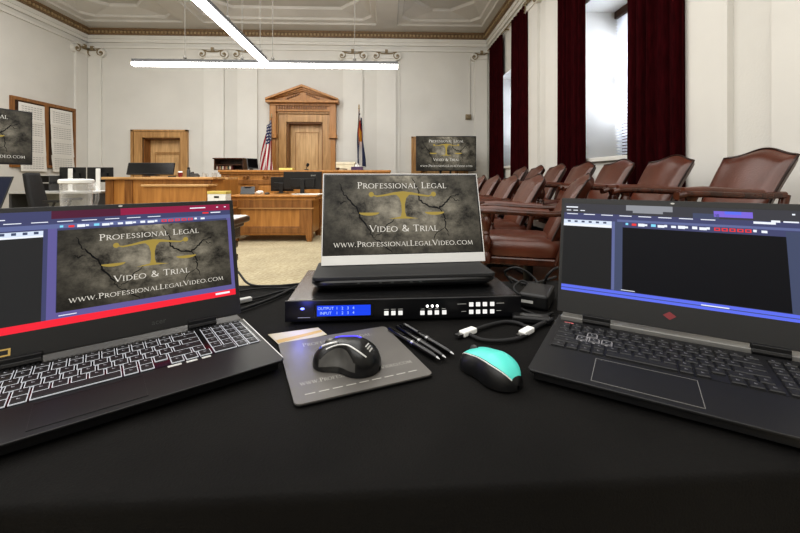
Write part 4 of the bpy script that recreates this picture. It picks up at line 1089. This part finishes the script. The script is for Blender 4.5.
def laptop(name, label, corner, ang, which, style, W_=.363):
    """corner: front right (L) or front left (R) corner of the base on the table"""
    D_, th = (.24 if style == 'L' else .255), .0165
    hy = .208 if style == 'L' else .226
    c = Vector((corner.x, corner.y)); ax = Vector((math.cos(ang), math.sin(ang)))
    o = c-ax*(W_/2)*(1 if which == 'R' else -1)
    r = thing(name, label, 'laptop', (o.x, o.y, ZT), ang)
    deck = W['gunmetal'] if style == 'L' else W['deckR']
    e = MB(); hw = W_/2
    e.prism([(-hw+.008,0.004),(hw-.008,0.004),(hw,.03),(hw,D_),(-hw,D_),(-hw,.03)], .003, th-.004)
    e.prism([(-hw+.004,0),(hw-.004,0),(hw,.006),(hw,hy-.004),(-hw,hy-.004),(-hw,.006)], th-.004, th)
    e.prism([(-hw,hy-.004),(hw,hy-.004),(hw,D_),(-hw,D_)], th-.004, th-.002)
    e.build('base', deck, r, bevel=.002)
    for sx in (-1, 1):
        for yy in (.03, D_-.03):
            f = MB(); f.lathe([(.008,0),(.008,.004)], 12, T(sx*(hw-.03),yy,0)); f.build('rubber_foot', W['blackr'], r)
    # touchpad
    tw, td, tx0 = (.106,.06,-.037) if style == 'L' else (.116,.07,-.045)
    e = MB(); e.box(tx0-tw/2, tx0+tw/2, .012, .012+td, th-.0005, th+.0003); e.mi = 1
    f0 = .0009 if style == 'R' else .0006
    e.box(tx0-tw/2-f0, tx0-tw/2, .012-f0, .012+td+f0, th-.0004, th+.0006); e.box(tx0+tw/2, tx0+tw/2+f0, .012-f0, .012+td+f0, th-.0004, th+.0006)
    e.box(tx0-tw/2, tx0+tw/2, .012+td, .012+td+f0, th-.0004, th+.0006); e.box(tx0-tw/2, tx0+tw/2, .012-f0, .012, th-.0004, th+.0006)
    e.build('touchpad', [W['gunmetal'] if style == 'L' else W['deckR'], W['black'] if style == 'L' else W['graph']], r)
    kb = MB(); kw, y0k, y1k = (.35, .083, .194) if style == 'L' else (.342, .096, .205)
    kb.box(-kw/2, kw/2, y0k-.001, y1k+.001, th-.001, th+.0004); kb = kb.build('keyboard', W['blackg'] if style == 'L' else W['black'], r)
    unit = (kw-.004)/(15+.35+4*.92)
    keyboard(kb, style, -kw/2+.002, y1k, th+.0004, unit, (y1k-y0k)/5.62)
    # rear vents / hinge strip
    e = MB()
    if style == 'L':
        n = 58
        for k in range(n): e.box(-.15+.3*k/n, -.15+.3*(k+.55)/n, y1k+.003, hy-.004, th, th+.001)
        e.build('vent_strip', W['black'], r)
    else:
        e.box(-hw+.008, hw-.008, hy-.001, D_-.003, th-.002, th+.006); e.build('hinge_strip', W['graph'], r, bevel=.001)
    for sx in (-.115, .115):
        e = MB(); e.tube([(sx-.022,hy+.004,th+.003),(sx+.022,hy+.004,th+.003)], .0075, 12); e.box(sx-.022, sx+.022, hy-.002, hy+.011, th-.004, th+.014); e.build('hinge', W['black'], r, bevel=.001)
    # lid
    lh = .217; tilt = math.radians(15)
    z_l = th+(.008 if style == 'L' else .012)
    M = T(0, hy+.004, z_l, 0, -tilt)
    e = MB(); e.box(-hw, hw, 0, .0065, 0, lh, M); lid = e.build('lid', W['black'], r, bevel=.0025)
    bz = (.0075,.036,.008) if style == 'L' else (.006,.04,.011)
    e = MB(); yb_ = -.0006
    for q in ((-hw+.001, hw-.001, .001, bz[1]), (-hw+.001, hw-.001, lh-bz[2], lh-.001), (-hw+.001, -hw+bz[0], bz[1], lh-bz[2]), (hw-bz[0], hw-.001, bz[1], lh-bz[2])):
        e.box(q[0], q[1], yb_, 0, q[2], q[3], M)
    e.build('bezel', W['bezel'], lid)
    interface(lid, -hw+bz[0], hw-bz[0], bz[1], lh-bz[2], -.0002, M, style)
    e = MB(); e.add([(.003*math.cos(k*PI/6), yb_-.0004, lh-bz[2]/2+.0015*math.sin(k*PI/6)) for k in range(12)], [tuple(range(12))], M); e.build('webcam', W['greyl'], lid)
    if style == 'R':
        e = MB(); e.add([(-.0165,yb_-.0004,.022),(-.007,yb_-.0004,.0155),(.0025,yb_-.0004,.022),(-.007,yb_-.0004,.0285)], [(0,1,2,3)], T(-.052,0,0) @ Matrix.Identity(4) if False else M); e.build('diamond_emblem', mat('dull red emblem', (120,40,46), .5), lid)
        e = MB(); e.box(-.165,-.15,y1k+.004,y1k+.0065,th,th+.0006); e.build('status_light', glow('red status light', (220,120,120), 1), r)
    else:
        sans('acer', .012, M @ T(.05,yb_-.0004,.014,0,PI/2), W['grey'], 'brand_lettering', lid)
        e = MB()
        for q in ((-.142,-.126,.008,.01),(-.142,-.126,.016,.018),(-.142,-.1395,.01,.016),(-.1285,-.126,.01,.016)): e.box(q[0],q[1],yb_-.0004,yb_,q[2],q[3],M)
        e.build('gold_sticker', mat('gold sticker', (190,160,90), .5), lid)
        e = MB()
        for k, (a, b) in enumerate(((.045,.062),(.068,.082),(.088,.1))): e.box(a,b,.075,.0805,th,th+.0004)
        e.build('deck_sticker', W['greyl'], r)
        e = MB(); e.tube([(hw+.0002,.01,th-.001),(hw+.0002,hy-.006,th-.001)], .0012, 6); e.build('side_edge', W['silver'], r)
    return r
W['deckR'] = mat('matt charcoal deck', (19,19,21), .48, .1, var=.1, scale=20)
W['bezel'] = mat('matt screen bezel', (18,18,19), .5, var=.1)
hL = .0165
c1 = TB(285, 359.5, hL); a1 = math.radians(37.4)-0
pf = TB(2, 440, hL); a1 = math.radians(36.2)
laptop('laptop', 'open black laptop on the left showing the slide, with lit white keys', c1, a1, 'R', 'L')
c2 = TB(527, 369, hL); pf = TB(798, 441, hL); a2 = math.radians(-33.6)
laptop('laptop', 'open black laptop on the right with a nearly blank dark screen', c2, a2, 'L', 'R')
print('LAPTOPS', c1, math.degrees(a1), c2, math.degrees(a2))

# ---------- rack switcher
fl, frt = TB(284.5, 323, .004), TB(521, 316, .004)
ang = math.atan2(frt.y-fl.y, frt.x-fl.x)*.8; w = (Vector((frt.x,frt.y))-Vector((fl.x,fl.y))).length; mid = (fl+frt)/2
print('SWITCHER', fl, frt, math.degrees(ang), w)
Hs = .044; Ds = .25
r = thing('video_switcher', 'flat black rack video switcher with a blue display and lit white buttons', 'switcher', (mid.x, mid.y, ZT), ang)
hw = w/2
e = MB(); e.box(-hw+.003, hw-.003, .004, Ds, .004, Hs-.001); e.build('chassis', W['swtop'] if 'swtop' in W else mat('satin black steel', (128,128,130), .22, 1, var=.1, scale=15), r, bevel=.0015)
e = MB(); e.box(-hw, hw, 0, .005, .004, Hs); e.build('front_panel', mat('black front panel', (14,14,17), .3), r, bevel=.001)
for sx in (-1,1):
    for yy in (.03, Ds-.03): e = MB(); e.lathe([(.009,0),(.009,.0045)], 12, T(sx*(hw-.03),yy,0)); e.build('rubber_foot', W['blackr'], r)
U = lambda u: -hw+(u-284.5)/(521-284.5)*w
lcd = MB(); lcd.box(U(315.5), U(368), -.0008, 0, .014, .034); d_ = lcd.build('display', glow('blue display', (34,74,226), 1), r)
e = MB()
for q in ((U(313),U(371),.0115,.0125),(U(313),U(371),.0355,.0365),(U(313),U(313.8),.0125,.0355),(U(370.2),U(371),.0125,.0355)): e.box(q[0],q[1],-.0012,0,q[2],q[3])
e.build('display_frame', W['blackg'], r)
lm = glow('pale display lettering', (186,208,255), 1)
for tx_, x_, z_, n_ in (('OUTPUT', 324, .0285, 'a'), ('INPUT', 324, .0195, 'b'), ('1   2   3   4', 343, .0285, 'c'), ('1   2   3   4', 343, .0195, 'd')):
    sans(tx_, .0078, T(U(x_),-.0011,z_,0,PI/2), lm, 'display_lettering', d_)
e = MB(); e.lathe([(.0022,0),(.0022,.001),(.001,.0014)], 12, T(U(301.5),0,.029,0,PI/2)@Matrix.Diagonal((1.8,1,1,1))); e.build('power_light', glow('blue power light', (110,120,255), 4), r)
wm = glow('lit white button', (232,230,226), 1)
def button(x_, z_, s=.0042, m_=wm, n='button'):
    e = MB(); e.box(x_-s, x_+s, -.0025, 0, z_-s*.95, z_+s*.95); return e.build(n, m_, r, bevel=.0006)
for u in (383.5, 390.5, 397.5): button(U(u), .017)
for u in (419.5, 427, 434, 441.5): button(U(u), .016)
for u in (469, 476, 483, 490.5):
    for z_ in (.0155, .030): button(U(u), z_)
for u in (424.5, 429.5, 434.5): e = MB(); e.lathe([(.0026,0),(.0026,.001),(.001,.0016)], 10, T(U(u),0,.0285,0,PI/2)); e.build('indicator_light', glow('bright indicator', (255,255,250), 2.5) if 'ind' not in MATS else MATS['ind'], r)
e = MB()
for u0, u1, z_ in ((455,464,.031),(459,464,.0165),(495,503,.031),(495,500,.0165),(297,309,.012),(381,386,.024),(388,393,.024),(395,400,.024),(418,422,.023),(425,429,.023),(432,436,.023),(439,443,.023)): e.box(U(u0),U(u1),-.0003,0,z_-.0005,z_+.0005)
e.build('printed_marks', W['greyl'], r)
bl = bpy.data.lights.new('switcher_glow', 'POINT'); bl.energy = .07; bl.color = (.15,.18,1); bl.shadow_soft_size = .012
bo = bpy.data.objects.new('switcher_glow', bl); C.objects.link(bo); q_ = TB(303, 311, .03); bo.location = (q_.x, q_.y-.03, TZ+.035)
zsw = ZT+Hs
# ---------- black case on the switcher and portable monitor
fl, frt = TB(310, 292, Hs), TB(498, 286, Hs)
ang = math.atan2(frt.y-fl.y, frt.x-fl.x); w = (Vector((frt.x,frt.y))-Vector((fl.x,fl.y))).length; mid = (fl+frt)/2
print('CASE', fl, frt, math.degrees(ang), w)
Dc = .155; tc_ = .027
r = thing('speaker_bar_case', 'slim black round edged case lying on the switcher under the portable monitor', 'case', (mid.x, mid.y, zsw+.0005), ang)
r.name = 'monitor_case'
def rr(w_, d_, rad, n=6):
    out = []
    for cx, cy, a0 in ((w_/2-rad,rad,-90),(w_/2-rad,d_-rad,0),(-w_/2+rad,d_-rad,90),(-w_/2+rad,rad,180)):
        out += [(cx+rad*math.cos(math.radians(a0+90*k/n)), cy+rad*math.sin(math.radians(a0+90*k/n))) for k in range(n+1)]
    return out
e = MB()
prof = [(.018,0),(.006,.004),(0,.011),(0,.016),(.004,.02)]
rings = []
for ins, z_ in prof:
    rings.append([(x_*(1-2*ins/w), y_*(1-2*ins/Dc)+ins, z_) for x_, y_ in rr(w, Dc, .03)])
n = len(rings[0])
for A, B in zip(rings, rings[1:]): e.add(A+B, [(k,(k+1)%n,n+(k+1)%n,n+k) for k in range(n)])
e.poly(rings[0][::-1]); e.poly(rings[-1]); e.build('case_shell', W['casem'] if 'casem' in W else mat('black case shell', (17,17,18), .28), r, smooth=40)
e = MB(); e.prism([(x_*.985, y_*.97+.003) for x_, y_ in rr(w, Dc, .012)], .0195, tc_); e.build('case_flap', mat('black fabric flap', (30,30,31), .6, var=.1, scale=60), r, bevel=.0015)
e = MB()
for u in (-.1,-.055,-.03,.01,.03): e = MB(); e.box(u-.003, u+.003, -.0008, .002, .0125, .015); e.build('port_slot', W['grey'], r)
# monitor stands on the flap and leans back
ztop = zsw+.0005+tc_
bl_, br_ = atZ(321, 266.5, ztop), atZ(485.5, 261.5, ztop)
ang2 = math.atan2(br_.y-bl_.y, br_.x-bl_.x); mw = (Vector((br_.x,br_.y))-Vector((bl_.x,bl_.y))).length; mid = (bl_+br_)/2
print('MON', bl_, br_, math.degrees(ang2), mw)
r = thing('portable_monitor', 'thin portable monitor with silver chin showing the slide, standing on the switcher', 'monitor', (mid.x, mid.y, ztop+.0008), ang2)
tilt = math.radians(17); mh = .226
M = T(0,0,0,0,-tilt); hw = mw/2
e = MB(); e.box(-hw, hw, 0, .006, 0, mh, M); e.build('casing', W['grey'], r, bevel=.0015)
e = MB(); ch = .0225
for q in ((-hw+.0005,hw-.0005,.0005,ch),(-hw+.0005,hw-.0005,mh-.0025,mh-.0005),(-hw+.0005,-hw+.0025,ch,mh-.0025),(hw-.0025,hw-.0005,ch,mh-.0025)): e.box(q[0],q[1],-.0008,0,q[2],q[3],M)
e.build('silver_bezel', W['silver'], r)
e = MB(); e.quad((-hw+.0025,-.0002,ch),(hw-.0025,-.0002,ch),(hw-.0025,-.0002,mh-.0025),(-hw+.0025,-.0002,mh-.0025), M=M); e.build('screen_border', W['blackg'], r)
slide(r, -hw+.006, hw-.006, ch+.002, mh-.006, 0, M @ T(0,-.0004,0,0,PI/2))
e = MB(); e.box(-.09,.09,.004,.008,.0,.1, T(0,.066,0,0,.15)); e.build('stand_flap', W['black'], r)

# ---------- mouse mat with printing
P = [TB(298,405.5,.003), TB(432,374,.003), TB(386,326,.003), TB(275.5,343.5,.003)]
cen = sum((Vector((p.x,p.y)) for p in P), Vector((0,0)))/4
a3 = math.atan2(P[1].y-P[0].y, P[1].x-P[0].x); a4 = math.atan2(P[2].y-P[3].y, P[2].x-P[3].x); am = (a3+a4)/2
wp = ((P[1]-P[0]).length+(P[2]-P[3]).length)/2; dp = ((P[3]-P[0]).length+(P[2]-P[1]).length)/2
print('MAT', cen, math.degrees(a3), math.degrees(a4), wp, dp)
r = thing('mouse_mat', 'grey printed mouse mat under the black mouse', 'mouse mat', (cen.x, cen.y, ZT), am)
e = MB(); e.prism([(x_, y_-dp/2) for x_, y_ in rr(wp, dp, .008, 5)], 0, .0012); e.build('rubber_base', W['blackr'], r)
e = MB(); e.prism([(x_*.998, (y_-dp/2)*.998) for x_, y_ in rr(wp, dp, .008, 5)], .0012, .0028); top = e.build('printed_top', mat('grey mat print', (90,87,83), .45, var=.12, scale=12), r)
MTL = mat('pale mat lettering', (152,150,144), .6)
for nm, tx_, y_, w_, c_ in (('title_lettering','Professional Legal',.34,.62,.013),('subtitle_lettering','Video & Trial',-.12,.4,.011),('web_address_lettering','www.ProfessionalLegalVideo.com',-.28,.86,.0105)):
    e = MB(); serif(e, tx_, 0, dp*y_, wp*w_, c_, .00295); e.build(nm, MTL, top)
e = MB()
for k in range(9): e.box(-wp*.42+wp*.095*k, -wp*.42+wp*.095*k+wp*.07, -dp*.405, -dp*.395, .0028, .00295)
e.build('small_print', MTL, top)

# ---------- mice
def mouse_shell(L, Wd, H, f_top, wid, n=28, k=20):
    pass
def make_mouse(name, label, loc, rz, L, Wd, H, style):
    """front towards local +x; body is a lofted shell"""
    r = thing(name, label, 'mouse', loc, rz)
    def wfn(t): # half width along the length, t 0 back .. 1 front
        return Wd/2*(max(1e-4, 1-abs(2*t-1)**3.2))**.5*(1-.16*math.exp(-((t-.55)/.17)**2))*(1-.06*t)
    def hfn(t):
        return H*(max(0, 1-abs(2*t-1)**2.6))**.5*(1-.32*max(0,t-.38)/.62) + .004
    def P(t, a, infl=0):  # a 0..1 from left floor over the top to right floor
        th_ = PI*a; c, s = math.cos(th_), math.sin(th_)
        q = (abs(c)**2.6+abs(s)**2.6)**(-1/2.6)
        y = (wfn(t)+infl)*c*q; z = .001+(hfn(t)+infl)*s*q
        if style == 'ergo':
            y += .006*math.exp(-((t-.3)/.3)**2)*s
            dep = math.exp(-((t-.52)/.2)**2)*math.exp(-((a-.16)/.14)**2); y -= .009*dep
        return Vector(((t-.5)*L, y, z))
    N1, N2 = 36, 28
    f = lambda a0, a1, t0, t1, infl=0, nn=N1, kk=N2: (lambda u, v: P(t0+(t1-t0)*u, a0+(a1-a0)*v, infl))
    e = MB(); e.grid(f(0,1,0.001,.999), N1, N2); e.poly([P(.001+.998*u/24, 0) for u in range(25)]+[P(.999-.998*u/24, 1) for u in range(25)])
    e.build('shell', W['shell'] if style == 'ergo' else W['mouseside'], r, smooth=60)
    if style == 'ergo':
        e = MB(); e.grid(lambda u, v: P(.24+.56*u, .06+.2*v*math.sin(PI*min(max(u,.05),.95))**.4, .0006), 22, 10); e.build('thumb_grip', W['grip'], r, smooth=60)
        e = MB(); e.tube([P(.12+.6*u/16, .27+.05*math.sin(PI*u/16), .0008) for u in range(17)], .0011, 6); e.build('side_trim', W['silver'], r, smooth=60)
        e = MB(); e.lathe([(.006,-.0032),(.0078,-.0022),(.0078,.0022),(.006,.0032)], 20, T((.76-.5)*L, .0, .001+hfn(.76)-.0045, 0, PI/2)); e.build('scroll_wheel', W['metal'], r, smooth=40)
        e = MB(); e.tube([P(.58+.24*u/10, .36, .0009) for u in range(11)], .0016, 6); e.build('side_button', W['silver'], r, smooth=60)
        e = MB(); e.tube([P(.3+.42*u/14, .6, .0004) for u in range(15)], .0011, 6); e.build('blue_light_strip', glow('blue violet light strip', (92,80,250), 1.6), r, smooth=60)
        e = MB()
        for k in range(3): e.grid(lambda u, v: P(.1+.03*k+.016*u, .38+.14*v+.02*k, .0006), 2, 6)
        e.build('maker_mark', W['greyl'], r)
    else:
        e = MB(); e.grid(lambda u, v: P(.03+.965*u, (.30-.05*math.sin(PI*u)+.05*u)+(.42+.07*math.sin(PI*u))*v, .0012), 30, 18)
        e.build('teal_cover', W['teal'], r, smooth=70)
        e = MB(); e.lathe([(.005,-.003),(.0065,-.002),(.0065,.002),(.005,.003)], 20, T((.8-.5)*L, 0, .001+hfn(.8)-.001, 0, PI/2)); e.build('scroll_wheel', W['grey'], r, smooth=40)
        e = MB(); e.tube([P(.03+.95*u/20, .285-.05*math.sin(PI*u/20)+.05*u/20, .0008) for u in range(21)], .0009, 6); e.build('chrome_trim', W['silver'], r, smooth=60)
        e = MB(); e.box(-.0004+.1*L*0, 0.0004, -.0004, .0004, 0, .0004, T(.36*L,0,.001+hfn(.86)+.001)); e.tube([P(.72+.25*u/8, .5, .0016) for u in range(9)], .0005, 5); e.build('button_split', W['black'], r)
    return r
W['grip'] = mat('grey rubber thumb grip', (74,73,71), .45, var=.2, scale=60)
W['shell'] = mat('satin black mouse shell', (20,20,21), .3)
W['mouseside'] = mat('black mouse side', (18,18,19), .4, var=.1)
W['teal'] = mat('teal mouse cover', (84,196,184), .38, var=.03)
pm_ = TB(346, 365, .01)
make_mouse('computer_mouse', 'black sculpted mouse with a violet light strip on the grey mat', (pm_.x, pm_.y+.012, ZT+.003), math.radians(163)-TH, .104, .068, .039, 'ergo')
pt = TB(491, 371, .01)
make_mouse('computer_mouse', 'teal topped black mouse on the black cloth', (pt.x, pt.y+.008, ZT), math.radians(124)-TH, .1, .058, .031, 'teal')

# ---------- pens
def pen(label, a, b, rz_, clip):
    A, B = TB(*a, .005), TB(*b, .005); d = B-A
    r = thing('ballpoint_pen', label, 'pen', (A.x, A.y, ZT+.0052), math.atan2(d.y, d.x), 'pens by the mouse mat'); L = d.length
    RX = Euler((0,PI/2,0)).to_matrix().to_4x4()
    e = MB(); e.lathe([(.003,0),(.0046,.004),(.0048,L*.5)], 14, RX); e.build('cap_half', W['blackg'], r, smooth=40)
    e = MB(); e.lathe([(.005,L*.5),(.005,L*.54)], 14, RX); e.build('ring', W['metal'], r, smooth=40)
    e = MB(); e.lathe([(.0048,L*.54),(.0046,L*.86),(.003,L*.95)], 14, RX); e.build('barrel', W['blackg'], r, smooth=40)
    e = MB(); e.lathe([(.003,L*.94),(.0022,L*.975),(.0006,L)], 12, RX); e.build('metal_tip', W['metal'], r, smooth=40)
    e = MB(); e.box(.008, .05, -.0015, .0015, .0048, .0062, Euler((rz_,0,0)).to_matrix().to_4x4()); e.build('clip', W['blackg'], r)
pen('black pen nearest the mouse mat, leftmost of three', (389,329), (440,360), .2, 1)
pen('black pen with a metal tip, middle one of three beside the mouse mat', (397,327), (446,358.5), -.3, 1)
pen('black pen farthest from the mouse mat, rightmost of three', (404,325), (454,355), .6, 1)

# ---------- card and cables
P = [TB(272,331.5), TB(324,327), TB(328,334), TB(278,345)]
e = MB(); e.prism([(p.x,p.y) for p in (TB(268,335), TB(281,347), TB(327,335), TB(318,328))], 0, .0008)
o = e.build('business_card', mat('cream card', (172,164,140), .8), None, loc=(0,0,ZT)); r = thing('note_card', 'cream card with a tan band lying between the switcher and the mouse mat', 'card', (0,0,0)); o.parent = r; o.name = 'card'; 
e = MB(); q0, q1, q2, q3 = TB(276,341), TB(278.5,344), TB(322,332.5), TB(321,330.5); e.prism([(q.x,q.y) for q in (q0,q1,q2,q3)], .0008, .001); e.build('tan_band', mat('tan band', (170,142,86), .8), r, loc=(0,0,ZT))
def spline(pts, n=10):
    out = []; P_ = [Vector(p) for p in pts]; P_ = [P_[0]*2-P_[1]]+P_+[P_[-1]*2-P_[-2]]
    for i in range(1, len(P_)-2):
        a, b, c, d = P_[i-1], P_[i], P_[i+1], P_[i+2]
        for k in range(n):
            t = k/n; out.append(.5*((2*b)+(c-a)*t+(2*a-5*b+4*c-d)*t*t+(3*b-a-3*c+d)*t**3))
    out.append(P_[-2]); return out
def cable(name, label, px, rad, m_=None, ends=None, lift=None, group=None, cat='cable'):
    pts = []
    for i, q in enumerate(px):
        h = q[2] if len(q) > 2 else 0
        p = TB(q[0], q[1], rad+h); pts.append(p+Vector((0,0,.0005)))
    r = thing(name, label, cat, (0,0,0), 0, group)
    e = MB(); e.tube(spline(pts), rad, 8); e.build('cord', m_ or W['blackr'], r, smooth=60)
    for which, em in (ends or []):
        s = spline(pts); a, b = (s[0], s[3]) if which == 0 else (s[-1], s[-4])
        d = (a-b).normalized(); rz = math.atan2(d.y, d.x)
        e = MB(); e.box(-.012, .022, -.007, .007, -.0035, .006, T(a.x,a.y,a.z,rz)); pl = e.build('plug', em, r, bevel=.002)
        e = MB(); e.box(.022, .034, -.005, .005, -.0015, .003, T(a.x,a.y,a.z,rz)); e.build('metal_contact', W['metal'], pl)
    return r
cable('usb_cable', 'black cable curving from the left laptop, uppermost at its right side', [(238,272,.02),(250,284.5),(275,286),(300,284)], .0028)
cable('usb_cable', 'black cable with a pale plug at the right side of the left laptop', [(246,300.5),(262,297),(284,291),(306,288)], .0028, None, [(0, W['greyl'])])
cable('usb_cable', 'thin black cable lying flat between the left laptop and the switcher', [(236,292),(256,289),(280,288),(304,291)], .0022)
cable('power_cable', 'thick black power cable beside the left end of the switcher', [(240,310),(258,304),(276,297),(296,287)], .0035)
cable('hdmi_cable', 'black cable with two white tipped plugs looped before the switcher', [(470,332),(487,326),(505,322),(520,324),(529,331),(520,338),(500,341),(482,340),(470,335)], .0035, None, [(0, W['white'])])
cable('adapter_cable', 'short black adapter with a white plug lying beside the switcher', [(528,331.5),(540,325),(552,320)], .0045, None, [(0, W['white'])])
cable('charger_cable', 'black cable looping up behind the power brick', [(512,283),(505,272,.03),(518,268,.05),(533,277,.03),(540,288,.01)], .003)
cable('charger_cable', 'black cable arching behind the right laptop hinge', [(543,290),(548,275,.05),(560,268,.06),(575,279,.02)], .003)
cable('charger_cable', 'black cable lying along the back of the table by the switcher', [(509,277),(524,284),(540,282),(556,277)], .0035)
cable('charger_cable', 'black cable coiled between the switcher and the power brick', [(520,296),(514,288,.01),(522,281,.02),(531,287,.012),(524,296,.004),(514,291,.008)], .0025)
cable('ribbon_cable', 'thin black cable crossing in front of the power brick', [(516,307),(528,312),(541,316),(553,313)], .0025)
p = TB(541, 306); r = thing('power_brick', 'black power brick with a grey label mark between the switcher and the right laptop', 'charger', (p.x, p.y+.02, ZT), -.55)
e = MB(); e.box(-.03,.03,-.05,.05,0,.032); e.build('brick_body', W['black'], r, bevel=.006, seg=3)
e = MB(); e.box(-.026,-.0,-.0505,-.0498,.012,.018); e.build('label_mark', W['greyl'], r)
p = TB(529, 326); r = thing('video_dongle', 'small flat black adapter dongle lying left of the right laptop', 'adapter', (p.x+.012, p.y+.022, ZT), -.3)
e = MB(); e.box(-.035,.035,-.014,.014,0,.012); e.build('dongle_body', W['black'], r, bevel=.003)
e = MB(); e.box(-.02,.02,-.005,.005,.012,.0124); e.build('label_mark', W['grey'], r)
# =====================================================================  light and camera
def area(name, loc, size, energy, color=(1,.99,.975), rot=(0,0,0)):
    l = bpy.data.lights.new(name, 'AREA'); l.shape = 'RECTANGLE'; l.size, l.size_y = size; l.energy = energy; l.color = color
    o = bpy.data.objects.new(name, l); C.objects.link(o); o.location = loc; o.rotation_euler = rot; return o
area('ceiling_fill', (-2.8, 2.2, 4.6), (8.5, 7.0), 430)  # broad fill light added under the ceiling, above the view; no fixture there
area('back_wall_fill', (-2.6, 6.2, 4.55), (8.0, 2.2), 150, rot=(math.radians(28),0,0))  # added out of view and tilted to brighten the back wall
area('rear_fill', (-1.5, -2.2, 3.6), (7, 2.0), 120, rot=(math.radians(40),0,0))  # added area light in place of assumed, unseen strip lights behind the camera
for i, (a, b) in enumerate(wins):
    area('window_daylight', (XR+.74, (a+b)/2, (WZ0+WZ1)/2), (1.3, 2.0), [110, 80][i], (.82,.88,1), rot=(0, math.radians(90), 0))
w_ = bpy.data.worlds.new('World'); bpy.context.scene.world = w_; w_.use_nodes = True
w_.node_tree.nodes['Background'].inputs['Color'].default_value = (.75,.85,1,1); w_.node_tree.nodes['Background'].inputs['Strength'].default_value = 1.2
cam = bpy.data.cameras.new('Camera'); co = bpy.data.objects.new('Camera', cam); C.objects.link(co)
cam.sensor_width = 36; cam.sensor_fit = 'HORIZONTAL'; cam.lens = F*36/800; cam.shift_y = -(266.5-177)/800; cam.clip_start = .02
co.location = (0,0,CZ); co.rotation_euler = (PI/2, 0, -TH)
sc = bpy.context.scene; sc.camera = co
sc.view_settings.view_transform = 'Standard'; sc.view_settings.look = 'Medium High Contrast'; sc.view_settings.exposure = 0
